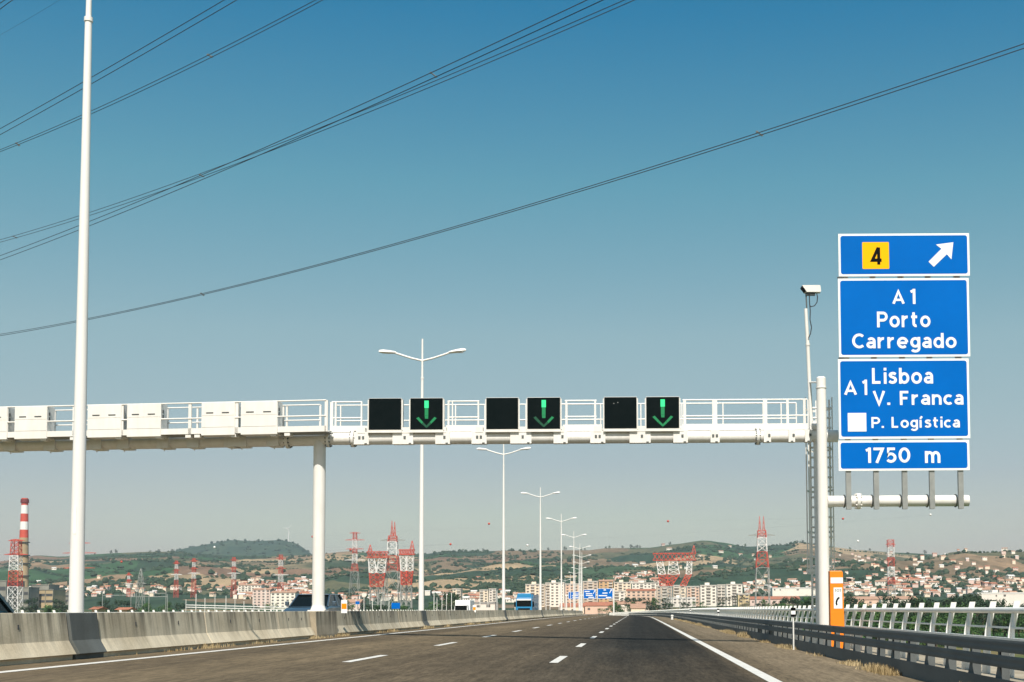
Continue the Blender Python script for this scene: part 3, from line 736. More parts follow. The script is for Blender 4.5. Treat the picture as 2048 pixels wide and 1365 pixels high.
# ------------------------------------------------------------------ camera mast
cy = GYD + .15
tc = thing('traffic_camera', 'white traffic camera on a thin mast clamped to the gantry end', 'camera', g(1622, 860, cy))
top = g(1611.5, 618, cy); low = g(1624, 880, cy)
MB().tube(low, g(1615.5, 690, cy), .065, .06, 16).tube(g(1615.5, 690, cy), top, .058, .055, 16).tube(g(1615.6, 692, cy), g(1615.4, 688, cy), .075, .075, 16).build('mast', M['white'], tc, True)
MB().tube(g(1613.5, 617, cy), g(1612, 588, cy), .022, n=8).build('mast_head', M['galv_dark'], tc)
hb = g(1608, 590, cy)
xa, xb = g(1603, 580, cy).x, g(1641, 580, cy).x
z0, z1 = g(1620, 586, cy).z, g(1620, 572.5, cy).z
sh = [(xa + .10, z0), (xb - .01, z0), (xb, z0 + .04), (xb - .02, z1 - .01), (xb - .05, z1), (xa + .02, z1), (xa - .02, z1 - .05)]
hs = MB().prism(sh, cy - .12, cy + .12).build('housing', M['white'], tc)
MB().prism([(xa - .026, z1 - .055), (xa + .012, z1 - .012), (xa + .15, z0 + .01), (xa + .095, z0 + .004)], cy - .126, cy + .126).build('lens_window', M['black'], hs)
MB().box((xa + .13, cy - .06, z0 - .09), (xb - .18, cy + .06, z0 - .002)).build('tilt_head', M['galv_dark'], tc)
MB().path([g(x, y, cy - .08) for x, y in ((1633.5, 587), (1635, 595), (1634, 605), (1629, 612), (1622, 614), (1619.5, 611))], .016).path([g(x, y, cy - .09) for x, y in ((1618.5, 588), (1619, 605), (1620.5, 622), (1620, 640), (1623, 655), (1621, 668), (1617, 676))], .016).build('cable', M['cable'], tc)
MB().tube(g(1619, 765, cy), g(1640, 765, cy - .9), .03, n=10).build('stay', M['white'], tc)

# ------------------------------------------------------------------ emergency phone
ey = 37.0
sb = thing('emergency_phone', 'orange SOS emergency phone pillar beside the white sign post', 'emergency phone', Vector((g(1675, 1220, ey).x, ey, rz_(5.8))))
x0, x1 = g(1662, 1220, ey).x, g(1687, 1220, ey).x; zz0, zz1 = rz_(5.8), g(1675, 1142, ey).z
MB().prism([(x0 - .03, zz0), (x1 + .03, zz0), (x1 + .03, zz0 + .2), (x1, zz1 - .06), (x1 - .03, zz1), (x0 - .02, zz1), (x0 - .02, zz0 + .2)], ey, ey + .32).build('body', M['orange'], sb, bevel=.015)
zb1, zb0 = g(1675, 1155.5, ey).z, g(1675, 1167, ey).z
bd = MB().box((x0 - .0, ey - .008, zb0), (x1 - .004, ey - .002, zb1)).build('white_band', M['sign_white'], sb)
pn = MB().box((g(1667.5, 1200, ey).x, ey - .008, g(1675, 1217.5, ey).z), (g(1684.5, 1200, ey).x, ey - .002, g(1675, 1175.5, ey).z)).build('sign_plate', M['sign_white'], sb)
text_on('SOS', 'lettering', M['galv'], pn, 1669.5, 1683, 1178.5, 1184, ey - .006, 1675, 1200, .2, .005)
q = lambda x, y: g(1600 + x / 10.5, 1130 + y / 10.5, ey - .011, 1675, 1200)
MB().add([q(*c) for c in ((815, 670), (840, 700), (820, 715), (795, 745), (780, 800), (790, 845), (765, 858), (745, 820), (750, 760), (775, 705))], [tuple(range(10))]).build('handset_symbol', M['black'], pn)

# ------------------------------------------------------------------ delineators
dl = thing('delineator', '', 'marker post', (0, 0, 0), 'thin marker posts along the guard rail')
MB().tube((0, 0, 0), (0, 0, 1.15), .022, .022, 10).build('post', M['rail_white'], dl)
mk = MB().box((-.062, -.035, .98), (.062, .035, 1.22)).build('marker_head', M['sign_white'], dl)
MB().box((-.066, -.04, 1.14), (.066, .04, 1.225)).box((-.066, -.04, .96), (.066, .04, 1.03)).build('black_band', M['black'], mk)
for k, (lat, Y, lb) in enumerate(((4.5, 36.2, 'white marker post with black bands in front of the guard rail by the ladder'), (4.9, 76, 'second marker post with black bands along the guard rail'),
                                  (4.9, 116, 'third, far marker post with black bands along the guard rail'))):
    o = dl if k == 0 else copy_tree(dl); place(o, rp(lat, Y, -.01), 0, label=lb)
t = thing('edge_stub', 'short white stub post at the far edge of the shoulder', 'marker post', rp(3.95, 143)); MB().tube(rp(3.95, 143), rp(3.95, 143, .55), .14, .14, 12).box(rp(3.95, 143, .40) + Vector((-.15, -.16, 0)), rp(3.95, 143, .48) + Vector((.15, .1, 0))).build('stub', M['rail_white'], t)
md = thing('barrier_reflector', '', 'reflector', (0, 0, 0), 'reflector plates on the median barrier')
MB().box((-.10, 0, 0), (.10, .02, .44)).build('plate', M['sign_white'], md)
MB().box((-.085, -.006, .14), (.085, -.001, .32)).build('orange_square', M['refl_orange'], md)
place(md, rp(MED + .36, 42.0, .76), label='white reflector plate with an orange square beside the gantry column foot')
o = copy_tree(md); place(o, rp(MED + .1, 77.5, .70), label='white and orange reflector plate far along the median barrier')

# ------------------------------------------------------------------ vehicles
def wheel(t, x, y, r):
    w = MB().tube((x - .11, y, r), (x + .11, y, r), r, n=18).build('wheel', M['tyre'], t, True)
    s = 1 if x > 0 else -1
    MB().tube((x + s * .105, y, r), (x + s * .125, y, r), r * .62, n=14).build('rim', M['galv'], w, True)
def make_car(name, label, paint, w, L, hb_, hr, suv=True):
    t = thing(name, label, 'car', (0, 0, 0))
    hw = w / 2
    def ring(y, zlo, zhi, k): return [Vector((x, y, z)) for x, z in ((-hw * k, zlo), (-hw * k, zlo + .35), (-hw * (k - .05), zhi - .08), (-hw * (k - .16), zhi), (hw * (k - .16), zhi), (hw * (k - .05), zhi - .08), (hw * k, zlo + .35), (hw * k, zlo))]
    f, r = -L / 2, L / 2
    MB().sweep([ring(f, .35, hb_ * .78, .84), ring(f + .12, .25, hb_ * .86, .95), ring(f + .6, .22, hb_ * .94, 1), ring(f + L * .28, .22, hb_, 1), ring(r - .5, .22, hb_ + .03, 1), ring(r - .08, .26, hb_, .95), ring(r, .4, hb_ * .85, .86)]).build('body', paint, t, True)
    y0, y1, y2, y3 = f + L * .25, f + L * .44, r - L * .17, r - .12
    MB().sweep([[Vector((sx * hw * k, y, z)) for sx, y, k, z in ((-1, y0, .86, hb_ - .03), (-1, y1, .72, hr - .05), (-1, y2, .70, hr - .05), (-1, y3, .84, hb_))]] + [[Vector((sx * hw * k, y, z)) for sx, y, k, z in ((1, y0, .86, hb_ - .03), (1, y1, .72, hr - .05), (1, y2, .70, hr - .05), (1, y3, .84, hb_))]]).build('windows', M['glass'], t)
    MB().box((-hw * .72, y1 - .1, hr - .055), (hw * .72, y2 + .1, hr)).build('roof', paint, t, bevel=.03)
    m_ = MB()
    for sx in (-1, 1):
        m_.bar((sx * hw * .87, y0, hb_ - .03), (sx * hw * .73, y1, hr - .03), .07); m_.bar((sx * hw * .85, y3, hb_), (sx * hw * .71, y2, hr - .03), .1)
        ym = (y1 + y2) / 2; m_.bar((sx * hw * .875, ym, hb_), (sx * hw * .72, ym, hr - .04), .07)
    m_.build('pillars', paint, t)
    for sx in (-1, 1):
        MB().box((sx * hw * 1.0, y0 + .25, hb_ + .02), (sx * hw * 1.16, y0 + .42, hb_ + .2)).build('wing_mirror', paint, t, bevel=.03)
        MB().box((sx * hw * .5, f - .005, hb_ * .62), (sx * hw * .84, f + .12, hb_ * .76)).build('headlight', M['lens'], t)
        for y in (f + L * .18, r - L * .2): wheel(t, sx * (hw - .1), y, .34 if not suv else .37)
    MB().box((-hw * .45, f - .02, hb_ * .5), (hw * .45, f + .08, hb_ * .72)).build('grille', M['black'], t)
    MB().box((-.26, f - .03, .42), (.26, f - .021, .53)).build('number_plate', M['sign_white'], t)
    return t
c = make_car('car', 'dark blue off-road car behind the foot of the gantry column', M['car_blue'], 1.86, 4.6, 1.36, 1.88)
place(c, Vector((g(604, 1200, 52).x, 52 + 2.2, rz_(-13.3) - .24)))
c = make_car('car', 'dark teal car roof showing over the barrier at the picture edge', M['car_teal'], 1.8, 4.3, .95, 1.46, False)
place(c, Vector((g(-206, 1210, 27).x, 28.6, rz_(-14) - .02)), R(3))
# truck
ty = 190
t = thing('truck', 'blue truck cab coming along the opposite carriageway', 'truck', (0, 0, 0))
MB().prism([(-1.24, .5), (1.24, .5), (1.25, 2.0), (1.2, 3.1), (-1.2, 3.1), (-1.25, 2.0)], 0, 2.2).build('cab', M['truck_blue'], t, bevel=.08)
MB().box((-1.1, -.02, 1.75), (1.1, .05, 2.65)).build('windscreen', M['glass'], t)
MB().prism([(-1.15, 3.1), (1.15, 3.1), (1.0, 3.75), (-1.0, 3.75)], .3, 2.1).build('roof_fairing', M['truck_blue'], t, bevel=.08)
MB().box((-1.1, -.12, 2.68), (1.1, .02, 2.92)).build('sun_visor', M['sign_white'], t)
MB().box((-.9, -.04, .9), (.9, .0, 1.5)).build('grille', M['black'], t)
MB().box((-1.25, -.15, .35), (1.25, .1, .8)).build('bumper', M['sign_white'], t)
MB().box((-1.2, 2.5, 1.0), (1.2, 14, 3.6)).build('trailer', M['truck_blue'], t)
for s in (-1, 1):
    MB().box((s * 1.27, .1, 1.7), (s * 1.5, .25, 2.5)).build('wing_mirror', M['black'], t); MB().box((s * .75, -.17, .5), (s * 1.15, -.151, .7)).build('headlight', M['lens'], t)
    for y in (1.2, 4.5, 11.5): wheel(t, s * 1.05, y, .5)
place(t, Vector((g(1048, 1200, ty).x, ty, rz_(-17) - drop(ty) - .15)), heading(ty))
# van
t = thing('van', 'plain white box van far off on the opposite carriageway', 'van', (0, 0, 0))
MB().box((-1.05, 1.6, .6), (1.05, 6.0, 2.75)).build('box_body', M['sign_white'], t, bevel=.06)
MB().prism([(-.95, .4), (.95, .4), (.95, 1.3), (.85, 2.1), (-.85, 2.1), (-.95, 1.3)], .0, 1.6).build('cab', M['sign_white'], t, bevel=.1)
MB().box((-.82, -.012, 1.35), (.82, .05, 2.0)).build('windscreen', M['glass'], t)
for s in (-1, 1):
    MB().box((s * .6, -.03, .7), (s * .88, .02, .92)).build('headlight', M['lens'], t)
    for y in (.8, 4.6): wheel(t, s * .9, y, .38)
place(t, Vector((g(922, 1212, 172).x, 172, rz_(-22.5) - drop(172) - .15)))

# ------------------------------------------------------------------ terrain and hills
def interp(tab, u):
    if u <= tab[0][0]: return tab[0][1]
    for (a, va), (b, vb) in zip(tab[:-1], tab[1:]):
        if u <= b:
            k = (u - a) / (b - a); k = k * k * (3 - 2 * k) * .5 + k * .5; return va + (vb - va) * k
    return tab[-1][1]
SKY = [(-1400, 1130), (-400, 1118), (0, 1124), (40, 1116), (75, 1111), (120, 1114), (170, 1110), (250, 1106), (300, 1104), (340, 1104), (400, 1109), (480, 1112), (560, 1112), (625, 1110), (700, 1103), (760, 1108), (850, 1109), (890, 1103), (950, 1104),
       (1000, 1102), (1100, 1101), (1180, 1101), (1210, 1097), (1300, 1096), (1350, 1089), (1410, 1081), (1450, 1086), (1490, 1094), (1560, 1091), (1600, 1086), (1660, 1094), (1720, 1101), (1800, 1106), (1900, 1111), (1960, 1115), (2048, 1111), (2400, 1125), (3600, 1140)]
BACK = [(-1400, 1190), (200, 1190), (330, 1110), (370, 1097), (430, 1087), (462, 1081), (510, 1083), (560, 1081), (590, 1086), (608, 1098), (625, 1110), (700, 1180), (3600, 1190)]
Y0T, YR, YBK = 1700., 4000., 6300.
def hor(u): return 1219 + (1275 - u) * math.tan(-ROLL)
def ss(a, b, x):
    x = min(1, max(0, (x - a) / (b - a))); return x * x * (3 - 2 * x)
def terr(x, y):
    u = 1275 + x / max(y, 300.) * F
    z = -9 + 13 * ss(650, 1300, y) + 18 * ss(1300, Y0T, y)
    nz = noise.fractal(Vector((x / 520, y / 900, 3.1)), .9, 2.1, 5)
    nz2 = noise.fractal(Vector((x / 260, y / 420, 9.1)), .9, 2.1, 4)
    if y > Y0T:
        zr = (hor(u) - interp(SKY, u)) / F * YR + 1.08
        if y <= YR:
            t = (y - Y0T) / (YR - Y0T); e = .62 * t ** .8 + .38 * t ** 2.2
            z = 22 + (zr - 22) * e + (nz * 62 + nz2 * 22) * min(1, t * 4) * (1 - t) ** .6 * .9
        else:
            t = (y - YR) / 900.; z = zr - 55 * ss(0, 1, t) 
            zb = (hor(u) - interp(BACK, u)) / F * YBK
            k = ss(4900, YBK, y); z = z * (1 - k) + max(zb, 60) * k
            if y > YBK: z -= 60 * ss(YBK, 7400, y)
    return z
rows = [-300, -100, 0, 100, 200, 300, 400, 500, 600] + list(range(650, 1700, 50)) + list(range(1700, 4000, 46)) + list(range(4000, 5000, 125)) + list(range(5000, 7500, 125))
cols = list(range(-1400, 3700, 15))
vs = []; fs = []
for y in rows:
    for u in cols:
        x = (u - 1275) / F * max(y, 300.); vs.append((x, y, terr(x, y)))
n = len(cols)
for i in range(len(rows) - 1):
    for k in range(n - 1): fs.append((i * n + k, i * n + k + 1, (i + 1) * n + k + 1, (i + 1) * n + k))
me = bpy.data.meshes.new('terrain'); me.from_pydata(vs, [], fs); me.materials.append(M['fields'])
me.polygons.foreach_set('use_smooth', [True] * len(me.polygons))
to = bpy.data.objects.new('terrain', me); C.objects.link(to); struct(to)

def onhill(px, py):
    """the first point of the ground that the photo shows at this pixel"""
    Y = 900.; prev = None
    while Y < 6800:
        p = at(px, py, Y)
        if terr(p.x, p.y) > p.z: return Vector((p.x, p.y, terr(p.x, p.y)))
        Y += 12
    return None
def ground(px, Y):
    p = at(px, 1200, Y); return Vector((p.x, Y, terr(p.x, Y)))

# woodland and scrub scattered over the hills: one mass nobody could count
rnd = random.Random(11)
mb = MB()
def clump(mb, c, r, h, rnd, k=0):
    mb.mat(k)
    n = 6; rings = []
    for j, (f, q) in enumerate(((.55, 0), (1, .32), (.8, .7), (.25, 1))):
        rings.append([c + Vector((math.cos(2 * math.pi * i / n + j) * r * f * rnd.uniform(.7, 1.3), math.sin(2 * math.pi * i / n + j) * r * f * rnd.uniform(.7, 1.3), h * q * rnd.uniform(.85, 1.1))) for i in range(n)])
    mb.sweep(rings)
cnt = 0
while cnt < 4000:
    y = rnd.uniform(1650, 4150) if rnd.random() > .14 else rnd.uniform(5600, 6400); u = rnd.uniform(-120, 2180)
    x = (u - 1275) / F * y
    d = noise.fractal(Vector((x / 330, y / 500, 1.7)), .9, 2.1, 4)
    if d < rnd.uniform(-.15, .45) and y < 5000: continue
    r = rnd.uniform(2.5, 7) * (1.3 if y > 5000 else 1)
    clump(mb, Vector((x, y, terr(x, y) - 1)), r, r * rnd.uniform(.8, 1.5), rnd, 0 if rnd.random() < .6 else 1); cnt += 1
# hedgerows
for _ in range(230):
    y = rnd.uniform(1750, 3900); u = rnd.uniform(-100, 2150); x = (u - 1275) / F * y; a = rnd.uniform(-.35, .35) + (math.pi / 2 if rnd.random() < .2 else 0)
    for k in range(rnd.randint(10, 34)):
        px, py = x + math.cos(a) * k * 8 + rnd.uniform(-2, 2), y + math.sin(a) * k * 8 + rnd.uniform(-2, 2)
        if py > 3980: continue
        r = rnd.uniform(2.2, 5); clump(mb, Vector((px, py, terr(px, py) - 1)), r, r * rnd.uniform(.8, 1.4), rnd, rnd.randint(0, 1))
for _ in range(900):      # garden trees between the houses
    u0, u1, a, b_ = rnd.choice(((470, 640, 1163, 1200), (1690, 2048, 1150, 1196), (1690, 2048, 1150, 1196), (1490, 1640, 1168, 1192), (655, 1050, 1188, 1204), (1230, 1320, 1147, 1168), (60, 330, 1170, 1196)))
    p = onhill(rnd.uniform(u0, u1), rnd.uniform(a, b_))
    if p is None or p.y < 1100: continue
    r = rnd.uniform(1.6, 4.2); clump(mb, p - Vector((0, 0, 1)), r, r * rnd.uniform(1, 2), rnd, rnd.randint(0, 1))
o = mb.build('hill_woodland', [M['scrub'], M['leaf_dark']]); stuff(o); o['label'] = 'scattered scrub and hedgerows on the hills'

# ------------------------------------------------------------------ trees
def tree_proto(name, h, w, seed, leaf, nclump=26, nleaf=44, trunk=True, base=.22):
    rd = random.Random(seed)
    t = thing(name, '', 'tree', (0, 0, 0))
    m_ = MB(); pts = [Vector((0, 0, 0)), Vector((rd.uniform(-.2, .2), rd.uniform(-.2, .2), h * .3)), Vector((rd.uniform(-.4, .4), rd.uniform(-.4, .4), h * .72))]
    for a, b_, r0, r1 in ((pts[0], pts[1], .035 * h, .025 * h), (pts[1], pts[2], .025 * h, .008 * h)): m_.tube(a, b_, r0, r1, 8)
    cl = []
    for i in range(nclump):
        a = rd.uniform(0, 6.28); zf = rd.uniform(base, .96); rr = w * .5 * math.sqrt(max(.05, 1 - ((zf - .5) / .56) ** 2)) * rd.uniform(.35, 1)
        c = Vector((math.cos(a) * rr, math.sin(a) * rr, zf * h)); cl.append(c)
        if i % 3 == 0: m_.tube(pts[1] + (pts[2] - pts[1]) * rd.uniform(0, .8), c, .010 * h, .003 * h, 5)
    m_.build('trunk', M['trunk'], t, True)
    b = MB()
    for c in cl:
        R_ = w * rd.uniform(.13, .22)
        for _ in range(nleaf):
            d = Vector((rd.gauss(0, 1), rd.gauss(0, 1), rd.gauss(0, .8))).normalized() * R_ * rd.uniform(.5, 1.05)
            s = h * rd.uniform(.018, .036); p = c + d
            n1 = (d.normalized() + Vector((rd.uniform(-.6, .6), rd.uniform(-.6, .6), rd.uniform(-.2, .8)))).normalized(); a = n1.orthogonal().normalized(); e = n1.cross(a)
            b.add([p - a * s, p + e * s * .8, p + a * s * 1.1, p - e * s * .9], [(0, 1, 2, 3)])
    b.build('crown', leaf, t)
    return t
protos = [tree_proto('broadleaf_tree', 10, 9, 1, M['leaf']), tree_proto('broadleaf_tree', 11, 8, 2, M['leaf_dark']), tree_proto('broadleaf_tree', 8, 9, 3, M['leaf'], 22, 44, base=.12),
          tree_proto('broadleaf_tree', 6, 7, 4, M['leaf_light'], 18, 40, base=.1)]
GT = {}
used = set()
def put_tree(i, loc, s, label, group):
    o = protos[i] if i not in used else copy_tree(protos[i]); used.add(i)
    place(o, loc, rnd.uniform(0, 6.28), (s * rnd.uniform(.9, 1.15), s * rnd.uniform(.9, 1.15), s * rnd.uniform(.85, 1.1))); tag(o, label, 'tree', group); return o
# belt behind the bridge parapet
G1 = 'trees in the valley behind the bridge parapet'
kinds = ['dense mid green tree in the valley seen through the bridge parapet', 'tall dark green tree in the valley seen through the bridge parapet',
         'low spreading green tree in the valley seen through the bridge parapet', 'small light green bushy tree in the valley seen through the bridge parapet']
for row, (Y, u0, u1, st) in enumerate(((330, 1690, 1985, 20), (430, 1640, 2300, 17), (520, 1600, 2300, 17), (640, 1560, 2300, 15))):
    u = u0
    while u < u1:
        p = ground(u + rnd.uniform(-5, 5), Y + rnd.uniform(-25, 25)); i = rnd.choice((0, 0, 1, 1, 2, 3)) if row else rnd.choice((2, 3, 0))
        s = {0: rnd.uniform(.75, 1.0), 1: rnd.uniform(.95, 1.25), 2: rnd.uniform(1.1, 1.35), 3: rnd.uniform(1.2, 1.5)}[row]
        put_tree(i, p - Vector((0, 0, .3)), s, kinds[i], G1); u += st * rnd.uniform(.6, 1.4)
# green edge of the town
G2 = 'dark trees along the foot of the town'
k2 = ['round green tree at the foot of the town beyond the road', 'dark upright tree at the foot of the town beyond the road', 'spreading green tree at the foot of the town beyond the road', 'light green bush at the foot of the town beyond the road']
for u in [1205, 1216, 1226, 1234, 1246, 1250, 1262, 1268, 1275, 1281, 1290, 1299, 1306, 1314, 1330, 1338, 1347, 1360, 1372, 1384, 1395, 1408, 1442, 1455, 1470, 1480, 1492, 1520, 1532, 1545, 1558, 1570, 1582, 1595, 1612, 1625, 1640, 1655]:
    Y = rnd.uniform(820, 1020); i = rnd.choice((0, 1, 1, 2, 3)); p = ground(u, Y); put_tree(i, p, rnd.uniform(.75, 1.15), k2[i], G2)
for u in (885, 892, 899, 860, 868, 735, 748, 760, 800, 815, 700, 655, 505, 520, 540, 330, 345, 360, 205, 213, 222, 232, 240, 262, 276, 300, 318, 120, 110, 132, 100, 60, 75):
    Y = rnd.uniform(700, 950); i = rnd.choice((0, 1, 1, 2)); p = ground(u, Y); put_tree(i, p, rnd.uniform(.9, 1.5) * (1.4 if 880 < u < 900 else 1), 'dark tree beyond the median barrier in the valley', 'trees beyond the median barrier')
# single trees on the skyline
for u, py in [(1162, 1100), (1170, 1099), (1212, 1094), (1219, 1093), (1245, 1091), (1262, 1093), (1268, 1092), (1274, 1092), (1280, 1094), (1340, 1090), (1096, 1098), (925, 1101), (966, 1102), (300, 1103), (318, 1103), (232, 1106), (222, 1107), (190, 1109), (1606, 1083), (1600, 1084), (1595, 1085), (1640, 1090), (1700, 1099), (1740, 1101), (1850, 1107), (1935, 1113), (2000, 1111), (2030, 1110), (345, 1103), (760, 1107), (775, 1107), (1560, 1090), (1490, 1093), (1130, 1099)]:
    p = at(u, py, 3990); p.z = terr(p.x, p.y) - 1
    put_tree(rnd.choice((0, 1)), p, rnd.uniform(.7, 1.3), 'lone tree standing out on the hill skyline', 'single trees on the ridge')
# palms
def palm_proto():
    t = thing('palm_tree', 'tall palm tree in the row before the apartment blocks', 'palm', (0, 0, 0), 'palms before the apartment blocks')
    MB().tube((0, 0, 0), (.1, 0, 8), .28, .2, 8).build('trunk', M['trunk'], t, True); b = MB(); rd = random.Random(5)
    for i in range(26):
        a = rd.uniform(0, 6.28); e = rd.uniform(-.5, 1.1); p = Vector((.1, 0, 8)); d = Vector((math.cos(a), math.sin(a), 0)); sd = Vector((-d.y, d.x, 0))
        prev = p
        for k in range(1, 5):
            q = p + d * (k * .75 * math.cos(e * .6)) + Vector((0, 0, math.sin(e) * k * .75 - .09 * k * k)); w0, w1 = .32 * (1 - (k - 1) / 5), .32 * (1 - k / 5)
            b.add([prev - sd * w0, prev + sd * w0, q + sd * w1, q - sd * w1], [(0, 1, 2, 3)]); prev = q
    b.build('crown', M['palm'], t); return t
pp = palm_proto(); f_ = True
for u in (1274, 1281, 1289, 1297, 1305, 1311, 1437, 1444, 1452, 1459, 1465, 1471, 1479, 1484, 1488):
    o = pp if f_ else copy_tree(pp); f_ = False
    place(o, ground(u, 1080 if u < 1400 else 1150), rnd.uniform(0, 6), rnd.uniform(.85, 1.25))

# ------------------------------------------------------------------ buildings
def wallmat(name, c): return mat(name, c, .85, var=.12, vscale=.15)
WM = {'cream': wallmat('wall_cream', (.86, .71, .55)), 'white': wallmat('wall_white', (.88, .80, .70)), 'peach': wallmat('wall_peach', (.74, .52, .40)), 'ochre': wallmat('wall_ochre', (.66, .42, .22)),
      'tan': wallmat('wall_tan', (.60, .48, .38)), 'pink': wallmat('wall_pink', (.74, .56, .49)), 'yellow': wallmat('wall_yellow', (.72, .56, .33)), 'pale': wallmat('wall_pale', (.80, .73, .66))}
ROOF = {'red': mat('roof_tile', (.44, .17, .10), .85, var=.3, vscale=.3), 'terracotta': mat('roof_terracotta', (.47, .28, .19), .85, var=.3, vscale=.3), 'flat': mat('roof_flat', (.50, .46, .41), .9), 'white': mat('roof_white', (.68, .66, .63), .7), 'grey': mat('roof_grey', (.28, .27, .26), .8)}
WIN = mat('window_glass', (.13, .12, .11), .4)
BALC = mat('balcony_wall', (.66, .60, .53), .8)
def gable(mb, x0, x1, y0, y1, z0, h, ov=.5):
    ym = (y0 + y1) / 2
    return mb.add([(x0 - ov, y0 - ov, z0), (x1 + ov, y0 - ov, z0), (x1 + ov, y1 + ov, z0), (x0 - ov, y1 + ov, z0), (x0 - ov, ym, z0 + h), (x1 + ov, ym, z0 + h)], [(0, 1, 5, 4), (2, 3, 4, 5), (1, 2, 5), (3, 0, 4), (0, 3, 2, 1)])
_wm = {}
def block_bldg(px0, px1, pyt, Y, wall, roof, label, depth=16, win=True, chim=True, bays=None, balc=(), name='apartment_block', rh=2.0, pyb=None, cat='building', group=None):
    a, b_ = at(px0, 1200, Y), at(px1, 1200, Y); zt_ = at((px0 + px1) / 2, pyt, Y).z; zb = min(terr(a.x, Y), terr(b_.x, Y), terr(a.x, Y + depth)) - 2
    t = thing(name, label, cat, Vector(((a.x + b_.x) / 2, Y, zb)), group)
    Lx = b_.x - a.x
    MB().box((a.x, Y, zb), (b_.x, Y + depth, zt_)).build('wall', WM[wall], t)
    if roof in ('flat', 'white', 'grey'):
        m_ = MB().box((a.x - .25, Y - .25, zt_ - .9), (b_.x + .25, Y + depth + .25, zt_ + .35))
        rf = m_.build('roof', ROOF[roof], t)
        if Lx > 14: MB().box((a.x + Lx * .3, Y + depth * .3, zt_ + .35), (a.x + Lx * .3 + 4.5, Y + depth * .7, zt_ + 2.7)).build('stair_head', WM[wall], rf)
    else:
        rf = gable(MB(), a.x, b_.x, Y, Y + depth, zt_, rh).build('roof', ROOF[roof], t)
        if chim: MB().box((a.x + Lx * .3, Y + depth * .35, zt_), (a.x + Lx * .3 + .9, Y + depth * .35 + .9, zt_ + rh + .8)).build('chimney', WM[wall], rf)
    nb = bays or max(2, int(Lx / 4.2)); fl = max(1, min(9, int((zt_ - zb - 2.5) / 3)))
    bw = Lx / nb
    z_first = zt_ - fl * 3 + .2
    if win and nb * fl <= 110:
        for i in range(nb):
            isb = i in balc
            for k in range(fl):
                x = a.x + bw * (i + .5); z = z_first + 3 * k + .3; ww = bw * (.36 if isb else .24)
                key = (round(ww, 1))
                if key not in _wm:
                    w = MB().box((-ww, -.06, .2), (ww, .10, 1.7)).build('window', WIN, None, origin=(0, 0, 0)); _wm[key] = w.data; bpy.data.objects.remove(w)
                o = bpy.data.objects.new('window', _wm[key]); C.objects.link(o); o.parent = t; o.location = Vector((x, Y, z)) - t.location
                if isb:
                    if 'bal' not in _wm:
                        w = MB().box((-1, -1.1, -.35), (1, -.0, .75)).build('balcony', BALC, None, origin=(0, 0, 0)); _wm['bal'] = w.data; bpy.data.objects.remove(w)
                    o = bpy.data.objects.new('balcony', _wm['bal']); C.objects.link(o); o.parent = t; o.location = Vector((x, Y, z)) - t.location; o.scale = (bw * .42, 1, 1)
    return t
blocks = [
    (1051, 1089, 1169, 1290, 'cream', 'flat', 'cream apartment block farthest toward the lamp row, beside the blue truck', (1, 3)),
    (1091, 1128, 1166, 1300, 'white', 'flat', 'pale apartment block behind the fourth lamp post', (0, 4)),
    (1131, 1164, 1168, 1310, 'peach', 'flat', 'peach apartment block behind the fifth lamp post', (2,)),
    (1166, 1196, 1163, 1330, 'tan', 'flat', 'tan apartment block behind the thicket of far lamp posts', (1,)),
    (1198, 1226, 1163, 1345, 'ochre', 'terracotta', 'ochre apartment block with a terracotta roof above the far blue signs', (2,)),
    (1228, 1262, 1165, 1360, 'cream', 'flat', 'cream apartment block just past the far blue signs', (1, 4)),
    (1264, 1318, 1166, 1400, 'white', 'flat', 'long pale apartment block behind the peach block with red roof strips', (2, 5)),
    (1228, 1250, 1183, 1270, 'white', 'flat', 'narrow white block with dark window columns by the far sign column', (0, 2)),
    (1253, 1311, 1182, 1250, 'peach', 'red', 'wide peach block with red roof strips behind the palms', ()),
    (1313, 1345, 1172, 1230, 'tan', 'flat', 'greyish tan block under the wide red pylon', (1,)),
    (1347, 1372, 1171, 1250, 'cream', 'flat', 'cream block with balconies below the right leg of the wide pylon', (0, 2)),
    (1374, 1399, 1173, 1270, 'peach', 'flat', 'pinkish block wedged between the cream and the big white block', (1,)),
    (1401, 1433, 1171, 1225, 'white', 'flat', 'big bare white block with one column of small balconies', (1,)),
    (1435, 1451, 1170, 1240, 'pale', 'flat', 'narrow block with dark balcony stacks beside the big white block', (0, 1)),
    (1453, 1485, 1169, 1290, 'white', 'flat', 'white block stepping up the slope at the end of the apartment row', (1, 3)),
    (1476, 1500, 1188, 1200, 'yellow', 'flat', 'low yellow block at the end of the apartment row', ()),
    (1336, 1392, 1196, 1180, 'pale', 'white', 'low pale hall in front of the apartment blocks', ()),
    (476, 522, 1171, 1700, 'white', 'terracotta', 'white block with a terracotta roof over the village', (1, 3)),
    (505, 540, 1180, 1350, 'pink', 'terracotta', 'pink village block right of the terracotta roofed block', ()),
    (541, 590, 1186, 1250, 'white', 'terracotta', 'pale village block just above the dark blue car', ()),
    (905, 921, 1178, 1450, 'cream', 'flat', 'small cream tower behind the white van', (1,)),
    (959, 976, 1180, 1430, 'cream', 'flat', 'twin cream tower left of the third lamp post', (0,)),
    (978, 992, 1178, 1440, 'pale', 'flat', 'twin pale tower beside the third lamp post', (1,)),
]
for b in blocks: block_bldg(b[0], b[1], b[2], b[3], b[4], b[5], b[6], balc=b[7])
